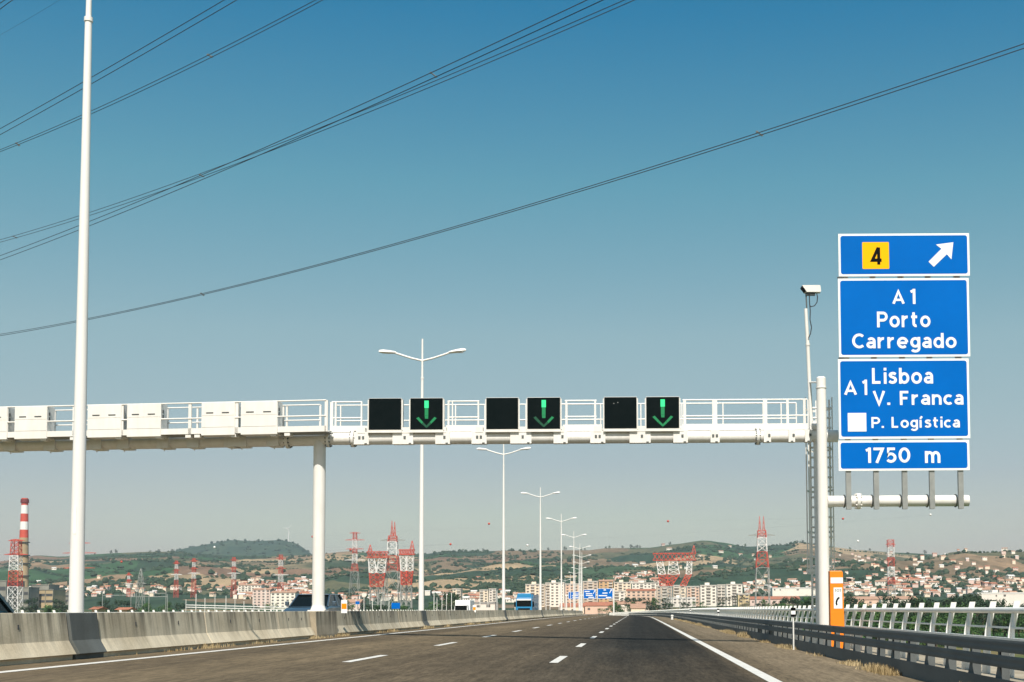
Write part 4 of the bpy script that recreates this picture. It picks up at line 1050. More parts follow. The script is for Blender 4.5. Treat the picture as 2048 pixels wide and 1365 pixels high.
halls = [(1500, 1600, 1199, 1250, 'pink', 'red', 'long red roofed hall behind the near run of the parapet'), (1640, 1758, 1200, 1120, 'peach', 'terracotta', 'long terracotta roofed hall just past the SOS phone'),
         (1762, 1835, 1199, 1180, 'white', 'terracotta', 'white hall with a reddish roof below the slim pylon'), (1545, 1640, 1176, 1550, 'white', 'white', 'low white terrace above the red roofed hall'),
         (1955, 2070, 1186, 1100, 'pale', 'white', 'long white warehouse at the picture edge behind the trees'), (1232, 1300, 1209, 1000, 'white', 'terracotta', 'low orange roofed house row beyond the crest of the road'),
         (1170, 1226, 1212, 980, 'peach', 'red', 'low orange roofed shed under the far blue signs'), (1120, 1168, 1214, 990, 'cream', 'red', 'low red roofed shed behind the bending lamp row'),
         (1262, 1290, 1217, 800, 'cream', 'terracotta', 'small orange roofed house right at the crest of the road'), (870, 990, 1206, 900, 'pale', 'grey', 'long pale shed behind the white van'),
         (600, 720, 1206, 1050, 'pink', 'terracotta', 'row of village roofs behind the orange reflector')]
for a, b_, py, Y, w, r, lb in halls:
    t = block_bldg(a, b_, py, Y, w, r, lb, depth=22, name='hall', win=False, chim=False, rh=3.0 if r in ('red', 'terracotta') else 1)
    x0, x1 = at(a, 1200, Y).x, at(b_, 1200, Y).x; z1 = at(a, py, Y).z
    for q in range(int((x1 - x0) / 7)):
        if rnd.random() < .7: MB().box((x0 + 7 * q + 2, Y - .12, z1 - 3.4), (x0 + 7 * q + rnd.uniform(3.2, 5), Y + .1, z1 - rnd.uniform(1.4, 2))).build('window', WIN, t)

# small houses: three built once, then copied over the slopes
def house(wall, roof, L=11, D=8, h=5.2):
    t = thing('house', '', 'house', (0, 0, 0))
    MB().box((-L / 2, 0, -3), (L / 2, D, h)).build('wall', WM[wall], t); gable(MB(), -L / 2, L / 2, 0, D, h, 1.8).build('roof', ROOF[roof], t)
    for x in (-L * .28, L * .1, L * .33): MB().box((x - .6, -.08, h - 2.2), (x + .6, .1, h - .8)).build('window', WIN, t)
    return t
hp = [house('white', 'terracotta', 8, 7, 4.2), house('white', 'white', 10, 7, 3.6), house('pink', 'red', 9, 7, 4.6), house('cream', 'terracotta', 7, 6, 5), house('white', 'terracotta', 13, 8, 5.2)]
hl = ['white house with a terracotta roof', 'long low all white house', 'pinkish house with a red roof', 'tall narrow cream house', 'wide white house with a terracotta roof']
hu = set()
def put_house(i, p, s, where, group):
    o = hp[i] if i not in hu else copy_tree(hp[i]); hu.add(i)
    place(o, p, rnd.uniform(-.5, .5), s * .88); tag(o, hl[i] + ' ' + where, 'house', group)
zones = [  # u0,u1, py0,py1, count, where, scale
    (345, 470, 1174, 1195, 10, 'behind the median barrier', 1.), (655, 830, 1190, 1204, 18, 'behind the twin portal pylons', 1.), (470, 625, 1163, 1202, 54, 'over the dark blue car', 1.), 
    (860, 1050, 1188, 1206, 26, 'behind the white van', 1.), (1230, 1320, 1147, 1168, 24, 'above the apartment blocks', .95), (1690, 1830, 1160, 1194, 34, 'around the slim pylon', 1.),
    (1830, 2048, 1150, 1196, 44, 'at the parapet end', 1.), (1490, 1640, 1165, 1192, 16, 'beside the gantry ladder', .9),
    (1500, 1640, 1110, 1160, 10, 'behind the peaked pylon', .8), (1650, 2048, 1100, 1145, 14, 'high beyond the SOS phone', .8),
    (1200, 1500, 1092, 1140, 12, 'on the hilltop', .85), (660, 1000, 1120, 1175, 5, 'alone on open slopes', .8),
    (60, 460, 1108, 1168, 5, 'alone on the fields', .8), (60, 330, 1172, 1195, 12, 'near the power station', .9)]
for u0, u1, a, b_, cnt, where, s in zones:
    k = 0; tries = 0
    while k < cnt and tries < 600:
        tries += 1; p = onhill(rnd.uniform(u0, u1), rnd.uniform(a, b_))
        if p is None or p.y < 1050: continue
        put_house(rnd.choice((0, 0, 1, 2, 3, 4)), p, s * rnd.uniform(.8, 1.35) * (1.25 if p.y > 2600 else 1), where, 'houses ' + where); k += 1

# the rest of the towns, too many to count: one mass of pale walls and roofs
mb = MB(); rd = random.Random(21); kk = 0
while kk < 430:
    u0, u1, a, b_ = rd.choice(((470, 625, 1163, 1200), (1690, 2048, 1158, 1196), (1490, 1640, 1168, 1192), (655, 1050, 1190, 1204), (1230, 1320, 1150, 1168), (60, 330, 1176, 1196), (1640, 2048, 1100, 1150), (470, 625, 1163, 1200), (1690, 2048, 1158, 1196)))
    p = onhill(rd.uniform(u0, u1), rd.uniform(a, b_))
    if p is None or p.y < 1100: continue
    w_, d_, h_ = rd.uniform(2.0, 4.8), rd.uniform(4, 8), rd.uniform(3, 6); c0 = rd.randint(0, 2)
    mb.mat(c0).box((p.x - w_, p.y, p.z - 2), (p.x + w_, p.y + d_, p.z + h_)); gable(mb.mat(3 + rd.randint(0, 1) if rd.random() < .75 else 5), p.x - w_, p.x + w_, p.y, p.y + d_, p.z + h_ + .02, rd.uniform(.8, 1.8), .3); kk += 1
o = mb.build('town_roofs', [WM['white'], WM['cream'], WM['pink'], ROOF['red'], ROOF['terracotta'], ROOF['white']]); stuff(o); o['label'] = 'crowded small roofs of the far town quarters'

# ------------------------------------------------------------------ power station and chimney
cyk = 1500
cp = ground(45, cyk); k = cyk / F
t = thing('power_station_chimney', 'tall tan chimney with red and white bands at its top', 'chimney', cp)
def cz(py): return at(45, py, cyk).z
def cr(py): return (4.0 + (py - 995) / 180 * 3.2) * k * 1.55
m_ = MB(); m_.tube((cp.x, cyk, cp.z - 5), (cp.x, cyk, cz(1076)), cr(1200), cr(1076), 28); m_.build('shaft', M['tan'], t, True)
for a, b_, m in ((1060, 1076, 'red'), (1044, 1060, 'pwhite'), (1028, 1044, 'red'), (1011, 1028, 'pwhite'), (997, 1011, 'red')):
    MB().tube((cp.x, cyk, cz(b_)), (cp.x, cyk, cz(a)), cr(b_), cr(a), 28).build('band', M[m], t, True)
MB().tube((cp.x, cyk, cz(1006)), (cp.x, cyk, cz(999)), cr(1000) * 1.28, cr(1000) * 1.2, 24).build('cap', mat('chimney_cap', (.16, .02, .02), .7), t, True)
for py in (1086, 1112, 1128, 1153):
    MB().tube((cp.x, cyk, cz(py)), (cp.x, cyk, cz(py - 1.6)), cr(py) * 1.28, cr(py) * 1.28, 24).build('platform', M['dkgrey'], t)
def plain(px0, px1, pyt, Y, m, label, depth, extra=None):
    a, b_ = at(px0, 1200, Y), at(px1, 1200, Y); z1 = at(px0, pyt, Y).z; zb = terr(a.x, Y) - 2; zh = z1 - zb
    t = thing('power_station_building', label, 'building', Vector(((a.x + b_.x) / 2, Y, zb)), 'power station buildings')
    MB().box((a.x, Y, zb), (b_.x, Y + depth, z1)).build('wall', m, t)
    MB().box((a.x - .4, Y - .4, z1), (b_.x + .4, Y + depth + .4, z1 + .8)).build('roof_edge', M['stg'], t)
    if extra:
        for i in range(extra):
            x = a.x + (b_.x - a.x) * (i + .5) / extra; w = (b_.x - a.x) / extra * .42
            MB().box((x - w, Y - .25, z1 - zh * .30), (x + w, Y - .05, z1 - zh * .18)).build('louvre', M['dkgrey'], t); MB().box((x - w, Y - .25, z1 - zh * .62), (x + w, Y - .05, z1 - zh * .5)).build('louvre', M['dkgrey'], t)
            MB().bar((x + w * 1.2, Y - .3, zb), (x + w * 1.2, Y - .3, z1), .6).build('buttress', M['stg'], t)
    return t
plain(60, 106, 1181, 1380, M['stn'], 'tan power station hall with buttressed front beside the chimney', 30, 3)
plain(64, 97, 1171, 1400, M['stg'], 'grey upper block of the power station hall', 26, 1)
plain(36, 57, 1176, 1350, M['stg'], 'grey boiler block at the chimney foot', 24, 2)
plain(-40, 12, 1163, 1330, M['stg'], 'dark louvred boiler house at the picture edge', 40, 3)
plain(106, 152, 1186, 1450, M['stg'], 'low grey annex between the tan hall and the bare lamp pole', 20, 4)

# ------------------------------------------------------------------ pylons
def lat_section(mb, c, z0, z1, w0, w1, n=2, t=.45, d0=None, d1=None):
    d0 = w0 if d0 is None else d0; d1 = w1 if d1 is None else d1
    P = lambda f, sx, sy: Vector((c.x + sx * (w0 + (w1 - w0) * f), c.y + sy * (d0 + (d1 - d0) * f), z0 + (z1 - z0) * f))
    for sx in (-1, 1):
        for sy in (-1, 1): mb.bar(P(0, sx, sy), P(1, sx, sy), t)
    for i in range(n):
        f0, f1 = i / n, (i + 1) / n
        for s in (-1, 1):
            mb.bar(P(f0, -1, s), P(f1, 1, s), t * .6); mb.bar(P(f0, 1, s), P(f1, -1, s), t * .6); mb.bar(P(f0, s, -1), P(f1, s, 1), t * .6); mb.bar(P(f0, s, 1), P(f1, s, -1), t * .6)
            mb.bar(P(f1, -1, s), P(f1, 1, s), t * .6)
    return mb
def arm(mb, c, z, w, h, t=.4, d=1.5):
    for s in (-1, 1):
        tip = Vector((c.x + s * w, c.y, z + h * .15))
        for e in (-d, d):
            mb.bar((c.x, c.y + e, z), tip, t); mb.bar((c.x, c.y + e, z + h), tip, t)
        mb.bar((c.x + s * w * .5, c.y, z), (c.x + s * w * .5, c.y, z + h * .6), t * .7)
    return mb
PG = 'red and white lattice pylons'
MAT = {'r': M['red'], 'w': M['pwhite'], 'g': M['pgrey']}
def pylon(px, Y, secs, arms, label, tk=.45, spikes=None, nsub=None):
    """secs: (py_bottom, py_top, half width bottom px, half width top px, colour)"""
    k = Y / F; gp = ground(px, Y); c = Vector((gp.x, Y, 0)); t = thing('pylon', label, 'pylon', gp, PG)
    Z = lambda py: at(px, py, Y).z
    for i, (b0, b1, w0, w1, col) in enumerate(secs):
        z0 = gp.z - 1 if i == 0 else Z(b0)
        lat_section(MB(), c, z0, Z(b1), w0 * k, w1 * k, (nsub or 2), tk).build('tower_section', MAT[col], t)
    for py, w, h, col in arms: arm(MB(), c, Z(py), w * k, h * k, tk * .9).build('cross_arm', MAT[col], t)
    if spikes:
        m_ = MB()
        for dx, py0, py1 in spikes:
            lat_section(m_, Vector((c.x + dx * k, Y, 0)), Z(py0), Z(py1), 2.2 * k, .2 * k, 3, tk * .5)
        m_.build('peak', MAT['r'], t)
    return t
pylon(1525, 1150, ((1215, 1136, 14, 12.5, 'g'), (1136, 1104, 12.5, 9.5, 'r'), (1104, 1076, 9.5, 8.5, 'w'), (1076, 1061, 8.5, 7.5, 'r')), ((1072, 27, 5, 'g'),), 'tall peaked pylon standing clear of the hills near the ladder', .6, ((-4, 1061, 1033), (4, 1061, 1033)))
pylon(785, 1150, ((1205, 1143, 14, 12.5, 'g'), (1143, 1112, 12.5, 9.5, 'r'), (1112, 1084, 9.5, 8.5, 'w'), (1084, 1072, 8.5, 7, 'r')), ((1082, 25, 5, 'g'),), 'tall peaked pylon between two wide portal pylons', .6, ((-2, 1072, 1042), (3.5, 1072, 1044)))
def portal(Y, px0, px1, pyt, pyb, pym, pyl, legs, label, over=6, tk=.55, spikes=()):
    """wide crossbar on splayed white legs, red lattice below, grey feet"""
    k = Y / F; pm_ = (px0 + px1) / 2; gp = ground(pm_, Y); t = thing('pylon', label, 'pylon', gp, PG)
    Z = lambda py: at(pm_, py, Y).z; X = lambda px: at(px, 1150, Y).x
    m_ = MB(); x0, x1 = X(px0 - over), X(px1 + over); d = 2.2; n = max(6, int((px1 - px0) / 7)); za_, zb_ = Z(pyb), Z(pyt)
    for s in (-d, d):
        m_.bar((x0, Y + s, za_), (x1, Y + s, za_), tk); m_.bar((x0, Y + s, zb_), (x1, Y + s, zb_), tk)
        for i in range(n):
            xa_, xb_ = x0 + (x1 - x0) * i / n, x0 + (x1 - x0) * (i + 1) / n; m_.bar((xa_, Y + s, za_), (xb_, Y + s, zb_), tk * .8); m_.bar((xb_, Y + s, za_), (xa_, Y + s, zb_), tk * .8)
            m_.bar((xb_, Y - d, zb_), (xa_, Y + d, zb_), tk * .8); m_.bar((xb_, Y - d, zb_), (xb_, Y + d, zb_), tk * .6)
    m_.build('crossbar', M['red'], t)
    for (a0, a1, b0, b1, c0, c1) in legs:   # px at crossbar, at waist, at foot of the red part
        m_ = MB()
        for (pa0, pa1, pya, pb0, pb1, pyb_, col) in ((a0, a1, pyb, b0, b1, pym, 'w'), (b0, b1, pym, c0, c1, pyl, 'r'), (c0, c1, pyl, c0 - 1, c1 + 1, None, 'g')):
            m_ = MB(); z0 = gp.z - 1 if pyb_ is None else Z(pyb_)
            for s in (-1.6, 1.6):
                pts = [(Vector((X(pa0), Y + s, Z(pya))), Vector((X(pa1), Y + s, Z(pya)))), (Vector((X(pb0), Y + s, z0)), Vector((X(pb1), Y + s, z0)))]
                m_.bar(pts[0][0], pts[1][0], tk); m_.bar(pts[0][1], pts[1][1], tk)
                ns = 3
                for i in range(ns):
                    L = lambda e, f: pts[0][e] + (pts[1][e] - pts[0][e]) * f
                    w = tk * (.6 if col != 'r' else .8)
                    m_.bar(L(0, i / ns), L(1, (i + 1) / ns), w); m_.bar(L(1, i / ns), L(0, (i + 1) / ns), w); m_.bar(L(0, (i + 1) / ns), L(1, (i + 1) / ns), w)
            m_.build({'w': 'upper_leg', 'r': 'leg_frame', 'g': 'foot_frame'}[col], MAT[col], t)
    for px, py in spikes:
        lat_section(MB(), Vector((X(px), Y, 0)), zb_, Z(py), 1.6, .2, 2, tk * .6).build('peak', M['red'], t)
    return t
portal(1050, 737, 773, 1104, 1116, 1146, 1174, ((737, 749, 739, 753, 741, 757), (758, 773, 753, 770, 757, 766)), 'wide portal pylon on the bare lamp pole side of the peaked pylon', 3, spikes=((740, 1090),))
portal(1000, 800, 827, 1100, 1110, 1142, 1170, ((800, 812, 802, 813, 803, 813), (815, 827, 814, 826, 813, 823)), 'wide portal pylon half behind the lamp post next to the peaked pylon', 2, spikes=((824, 1082),))
portal(950, 1312, 1386, 1107, 1121, 1149, 1172, ((1313, 1325, 1317, 1331, 1320, 1340), (1339, 1354, 1336, 1359, 1334, 1344), (1375, 1384, 1372, 1383, 1360, 1372)), 'widest portal pylon standing over the apartment blocks', 6, spikes=((1388, 1092),))
pylon(709, 1700, ((1172, 1143, 9, 6.5, 'g'), (1143, 1128, 6.5, 4.5, 'r'), (1128, 1108, 4.5, 4, 'w'), (1108, 1098, 4, 4, 'r'), (1098, 1080, 4, 3.6, 'w'), (1080, 1065, 3.6, 3.2, 'r')), ((1121, 21, 3, 'w'), (1099, 18, 3, 'r'), (1081, 20, 3, 'r'), (1067, 11, 2, 'r')), 'slim four armed pylon rising over the middle ridge', .5)
pylon(1783, 1400, ((1200, 1170, 7, 6.5, 'g'), (1170, 1155, 6.5, 6, 'r'), (1155, 1134, 6, 6, 'w'), (1134, 1115, 6, 6, 'r'), (1115, 1095, 6, 6, 'w'), (1095, 1080, 6, 6, 'r')), ((1150, 13, 3, 'w'), (1120, 10, 3, 'r'), (1090, 10, 3, 'r')), 'slim banded pylon over the houses past the SOS phone', .5, nsub=2)
pylon(30, 950, ((1212, 1174, 11, 10, 'w'), (1174, 1142, 10, 9, 'r'), (1142, 1112, 9, 8, 'w'), (1112, 1080, 8, 7, 'r')), ((1110, 24, 3, 'r'), (1082, 16, 3, 'r')), 'stout banded pylon standing in front of the tan chimney', .5, nsub=3)
pylon(157, 1500, ((1186, 1160, 7, 6, 'r'), (1160, 1140, 6, 5, 'w'), (1140, 1110, 5, 4, 'r'), (1110, 1086, 4, 3, 'r')), ((1137, 32, 3, 'r'), (1107, 34, 3, 'r'), (1087, 22, 2, 'r')), 'pylon hidden behind the bare lamp pole with only its arms showing', .5)
for px, y0, y1, lb in ((257, 1187, 1146, 'smallest banded pylon on the fields just past the bare lamp pole'), (352, 1173, 1122, 'small banded pylon, first of four in a line over the village'), (387, 1172, 1117, 'small banded pylon, second of four in a line over the village'),
                       (467, 1174, 1115, 'small banded pylon, third of four in a line over the village'), (561, 1184, 1110, 'small banded pylon nearest the gantry column over the village')):
    h = y1 - y0; P = lambda f: y0 + h * f
    w = abs(h) / 18
    pylon(px, 1650 if px < 300 else 1600, ((y0, P(.25), w * 1.4, w, 'r'), (P(.25), P(.48), w, w * .9, 'w'), (P(.48), P(.68), w * .9, w * .85, 'r'), (P(.68), P(.85), w * .85, w * .8, 'w'), (P(.85), P(1.0), w * .8, w * .7, 'r')),
          ((P(.45), abs(h) / 4.5, 2, 'w'), (P(.62), abs(h) / 7, 2, 'r'), (P(.90), abs(h) / 7, 2, 'r')), lb, .4)
pylon(281, 900, ((1214, 1175, 8, 5, 'g'), (1175, 1155, 5, 3.5, 'g'), (1155, 1138, 3.5, .6, 'g')), ((1168, 11, 3, 'g'),), 'grey steel pylon above the substation frames', .3)['group'] = 'grey substation steelwork'
# substation frames and pale posts behind the median barrier
def frame_(px0, px1, pyt, Y, label):
    a, b_ = ground(px0, Y), ground(px1, Y); z = at(px0, pyt, Y).z; t = thing('substation_frame', label, 'steel frame', a, 'grey substation steelwork')
    m_ = MB()
    for p in (a, b_): m_.bar(p, (p.x, Y, z + 1.5), .35)
    m_.bar((a.x, Y, z), (b_.x, Y, z), .4); m_.build('portal', M['pgrey'], t)
frame_(205, 262, 1191, 800, 'grey steel portal frame nearest the bare lamp pole'); frame_(262, 335, 1194, 820, 'wide grey steel portal frame beside the grey pylon'); frame_(298, 332, 1187, 760, 'narrow grey steel portal frame past the grey pylon')
PP = 'thin pale posts beyond the median barrier'
ppost = None
for u in [372, 392, 410, 430, 452, 470, 488, 508, 530, 548, 690, 712, 728, 745, 762, 778, 868, 874, 884, 893, 903, 912, 928, 944, 960, 976, 994, 1030, 1066, 1078, 1092, 1100]:
    Y = rnd.uniform(300, 420); p = ground(u, Y)
    if ppost is None:
        ppost = MB().tube(p, p + Vector((0, 0, 14.2)), .11, .08, 6).build('pale_post', M['pwhite'], None, True, origin=p); tag(ppost, 'thin pale post rising out of the valley beyond the median barrier', 'post', PP)
    else:
        o = ppost.copy(); C.objects.link(o); o.location = p; o.scale.z = rnd.uniform(.9, 1.12) 
# distant white road railing, small blue signs
t = thing('valley_bridge', 'distant low white bridge railing behind the median barrier', 'bridge', ground(470, 620))
a, b_ = at(372, 1210.5, 620), at(640, 1217, 560); m_ = MB()
for dz in (0, -1.1): m_.tube(a + Vector((0, 0, dz)), b_ + Vector((0, 0, dz)), .22, n=6)
m_.build('railing', M['pwhite'], t); MB().sweep([[p + Vector((0, e, z)) for e, z in ((-3, -1.9), (3, -1.9), (3, -2.9), (-3, -2.9))] for p in (a, b_)]).build('deck', M['deck'], t)
for px0, px1, py0, py1, Y, lb in ((783, 800, 1206, 1218, 150, 'small blue sign panel beyond the barrier before the lamp post foot'), (711, 719, 1203, 1209, 260, 'tiny blue sign panel beyond the barrier near the orange reflector')):
    a, b_ = at(px0, py1, Y), at(px1, py0, Y); t = thing('road_sign', lb, 'road sign', Vector(((a.x + b_.x) / 2, Y, -2)))
    MB().box((a.x, Y, a.z), (b_.x, Y + .05, b_.z)).build('panel', M['blue'], t); MB().tube(((a.x + b_.x) / 2, Y + .1, -2), ((a.x + b_.x) / 2, Y + .1, b_.z), .06, n=8).build('post', M['galv'], t)
# red lorries beyond the barrier
for px0, px1, pyt, Y, lb in ((184, 194, 1216, 240, 'small red roofed hut just past the bare lamp pole'), (235, 254, 1217, 260, 'long red roofed hut beyond the barrier near the substation')):
    block_bldg(px0, px1, pyt + 3, Y, 'peach', 'red', lb, depth=4, name='hut', rh=.5, cat='hut', win=False, chim=False)

# far blue direction gantry over the road beyond the crest
fy = 430
fc = at(1227.5, 1220, fy)
fg = thing('far_sign_gantry', 'small far gantry with three blue direction panels beyond the crest', 'gantry', Vector((fc.x, fy, -2)))
MB().tube((fc.x, fy, -2), (fc.x, fy, at(1227, 1177, fy).z), .28, .24, 14).build('column', M['white'], fg, True)
zz_ = at(1190, 1191, fy).z
MB().tube((at(1130, 1190, fy).x, fy, zz_), (fc.x, fy, zz_), .22, n=12).build('beam', M['white'], fg, True)
MB().tube((at(1133, 1190, fy).x, fy, -2), (at(1133, 1190, fy).x, fy, zz_), .24, n=12).build('column', M['white'], fg, True)
def fpanel(px0, px1, py0, py1, lines, arrow):
    a, b_ = at(px0, py1, fy), at(px1, py0, fy); w, h = b_.x - a.x, b_.z - a.z
    p = MB().box((a.x, fy - .5, a.z), (b_.x, fy - .42, b_.z)).build('sign_panel', M['sign_white'], fg)
    bf = MB().box((a.x + .12, fy - .51, a.z + .12), (b_.x - .12, fy - .5005, b_.z - .12)).build('blue_field', M['blue'], p)
    for u0, u1, v in lines:
        MB().box((a.x + w * u0, fy - .52, a.z + h * (v - .05)), (a.x + w * u1, fy - .511, a.z + h * (v + .05))).build('lettering', M['sign_white'], p)
    if arrow:
        Q = lambda u, v: Vector((a.x + w * u, fy - .52, a.z + h * v))
        MB().add([Q(.76, .55), Q(.80, .52), Q(.90, .80), Q(.94, .76), Q(.94, .95), Q(.82, .84), Q(.86, .83)], [tuple(range(7))]).build('arrow', M['sign_white'], p)
fpanel(1136.7, 1160, 1184, 1198.5, ((.4, .9, .68), (.3, .85, .45), (.35, .95, .2)), False)
fpanel(1167, 1192, 1179.5, 1198, ((.1, .5, .78), (.2, .7, .55), (.2, .75, .36), (.4, .85, .15)), True)
fpanel(1195, 1225.8, 1177.3, 1198, ((.4, .55, .85), (.32, .65, .55), (.08, .62, .3), (.55, .9, .12)), True)

# wind turbine
wy = 6250
t = thing('wind_turbine', 'white wind turbine on the flat topped back hill', 'wind turbine', Vector((at(577, 1083, wy).x, wy, at(577, 1086, wy).z)))
hub = at(577, 1058, wy)
MB().tube((hub.x, wy, at(577, 1087, wy).z), hub, 2.6, 1.6, 12).build('tower', M['pwhite'], t, True)
MB().box((hub.x - 2, wy - 5, hub.z - 2), (hub.x + 2, wy + 6, hub.z + 2)).build('nacelle', M['pwhite'], t)
for a in (50, 170, 290):
    d = Vector((math.cos(R(a)), 0, math.sin(R(a)))); MB().tube(hub + Vector((0, -6, 0)), hub + Vector((0, -6, 0)) + d * 30, 1.6, .5, 8).build('blade', M['pwhite'], t)

# ------------------------------------------------------------------ overhead wires
def wire(name, p, label, YA_, YB_, uA, uB, r=.035, group='overhead power wires', n=40, ext=True):
    """a hanging conductor in the upright plane through (uA,YA) and (uB,YB), passing the three given photo points"""
    A, B = at(uA, 600, YA_), at(uB, 600, YB_)
    def hit(px, py):
        d = CM @ Vector(((px - PCX) / F, -(py - PCY) / F, -1)); nx, ny = (B.y - A.y), -(B.x - A.x)
        k = ((A.x - EYE.x) * nx + (A.y - EYE.y) * ny) / (d.x * nx + d.y * ny); q = EYE + d * k
        L = math.hypot(B.x - A.x, B.y - A.y); s = ((q.x - A.x) * (B.x - A.x) + (q.y - A.y) * (B.y - A.y)) / L / L
        return s, q.z
    (s0, z0), (s1, z1), (s2, z2) = [hit(*c) for c in p]
    def zz(s): return z0 * (s - s1) * (s - s2) / ((s0 - s1) * (s0 - s2)) + z1 * (s - s0) * (s - s2) / ((s1 - s0) * (s1 - s2)) + z2 * (s - s0) * (s - s1) / ((s2 - s0) * (s2 - s1))
    lo, hi = min(s0, s1, s2), max(s0, s1, s2); e = (hi - lo) * .18 if ext else 0; lo -= e; hi += e
    pts = [Vector((A.x + (B.x - A.x) * s, A.y + (B.y - A.y) * s, zz(s))) for s in [lo + (hi - lo) * i / n for i in range(n + 1)]]
    o = MB().path(pts, r, 6).build(name, M['wire'], None, True, origin=pts[n // 2]); tag(o, label, 'power line', group); return o
Wn = 'power_line'
wire(Wn, ((2048, 88), (1520, 265), (0, 669)), 'upper wire of the lone lowest pair crossing above the blue sign', 110, 230, 2048, 0, .045)
wire(Wn, ((2048, 97), (1520, 271), (0, 672)), 'lower wire of the lone lowest pair crossing above the blue sign', 110.4, 230.4, 2048, 0, .045)
wire(Wn, ((1175, 0), (862, 146), (35, 499)), 'topmost wire of the four wire bundle crossing the middle of the sky', 100, 200, 1300, 0, .045)
wire(Wn, ((1207, 0), (870, 155), (55, 500)), 'second wire of the four wire bundle, crossing over its neighbours', 100.4, 200.4, 1300, 0, .045)
wire(Wn, ((1250, 0), (700, 232), (0, 480)), 'third wire of the four wire bundle crossing the middle of the sky', 118, 240, 1300, 0, .045)
wire(Wn, ((1270, 0), (700, 240), (0, 485)), 'lowest wire of the four wire bundle crossing the middle of the sky', 118.4, 240.4, 1300, 0, .045)
wire(Wn, ((632, 0), (183, 222), (0, 300)), 'upper wire of the pair passing behind the bare lamp pole lower down', 118, 170, 700, 0, .04)
wire(Wn, ((646, 0), (183, 228), (0, 304)), 'lower wire of the pair passing behind the bare lamp pole lower down', 118.4, 170.4, 700, 0, .04)
wire(Wn, ((449, 0), (183, 155), (0, 258)), 'upper wire of the pair passing behind the bare lamp pole higher up', 112, 150, 500, 0, .04)
wire(Wn, ((474, 0), (183, 168), (0, 270)), 'lower wire of the pair passing behind the bare lamp pole higher up', 112.4, 150.4, 500, 0, .04)
wire(Wn, ((10, 0), (5, 3.5), (0, 7)), 'upper of two short wires cutting the top corner of the sky', 100, 120, 200, 0, .04)
wire(Wn, ((26, 0), (13, 9), (0, 19)), 'lower of two short wires cutting the top corner of the sky', 100, 120, 200, 0, .04)
wire(Wn, ((120, 0), (60, 36), (10, 65)), 'faint thin wire near the top corner of the sky', 190, 230, 200, 0, .018)
# spacers
for pa, Y, lb in (((862, 146, 872, 154), 148, 'spacer clamp on the four wire bundle high over the gantry'), ((1514, 264, 1524, 271), 143, 'spacer clamp on the lone pair over the blue sign'), ((400, 350, 407, 353.5), 208, 'spacer clamp low on the four wire bundle'),
                  ((416, 110, 423, 114), 145, 'spacer clamp on the pair beside the bare lamp pole top'), ((33, 287, 38, 291), 168, 'spacer clamp on a pair near the picture edge'), ((27, 473, 33, 476), 236, 'spacer clamp on the four wire bundle near the picture edge'), ((402, 587, 407, 591), 210, 'spacer clamp on the lone lowest pair before the bare lamp pole')):
    a, b_ = at(pa[0], pa[1], Y), at(pa[2], pa[3], Y); m_ = MB().tube(a, b_, .08, n=8).box(a - Vector((.14, .05, .1)), a + Vector((.14, .05, .1))).box(b_ - Vector((.14, .05, .1)), b_ + Vector((.14, .05, .1)))
    tag(m_.build('wire_spacer', M['galv_dark'], None, origin=(a + b_) / 2), lb, 'wire spacer', 'spacers on the power lines')
# marker balls strung on thin earth wires over the valley
GBALL = 'aircraft warning balls on the earth wires'
ew1 = wire('earth_wire', ((1690, 1037), (1336, 1043), (625, 1074)), 'thin earth wire carrying the red warning balls over the valley', 700, 900, 1690, 600, .015, 'earth wires', ext=False)
ew2 = wire('earth_wire', ((1861, 1030), (1400, 1065), (430, 1096)), 'thin earth wire carrying the white warning balls over the valley', 700, 900, 1900, 400, .015, 'earth wires', ext=False)
ew3 = wire('earth_wire', ((901, 1089), (705, 1099), (243, 1125)), 'thin lower earth wire before the hills', 800, 1000, 900, 240, .015, 'earth wires', ext=False)
for px, py, Y, m, lb in ((978, 1048, 820, 'red', 'red warning ball in the sky beside the third lamp post'), (1336, 1043, 760, 'red', 'red warning ball in the sky over the widest portal pylon'), (1686, 1038, 700, 'red', 'red warning ball in the sky under the sign arm'), (625, 1074, 900, 'red', 'red warning ball touching the gantry column'),
                         (901, 1089, 800, 'red', 'red warning ball low over the ridge before the second lamp post'), (701, 1100, 870, 'red', 'red warning ball beside the slim four armed pylon'), (243, 1124, 1000, 'red', 'red warning ball before the fields near the smallest pylon'),
                         (1861, 1030, 700, 'pwhite', 'white warning ball in the sky under the far end of the sign arm'), (1716, 1083, 720, 'pwhite', 'white warning ball over the ridge past the SOS phone'), (1055, 1091, 840, 'pwhite', 'white warning ball low over the ridge between lamp posts'), (429, 1095, 890, 'pwhite', 'white warning ball before the flat topped hill')):
    p = at(px, py, Y); rr_ = 2.3 * Y / F
    bm = bmesh.new(); bmesh.ops.create_uvsphere(bm, u_segments=14, v_segments=10, radius=rr_); me = bpy.data.meshes.new('warning_ball'); bm.to_mesh(me); bm.free(); me.materials.append(M[m])
    o = bpy.data.objects.new('warning_ball', me); C.objects.link(o); o.location = p; tag(o, lb, 'warning ball', GBALL)

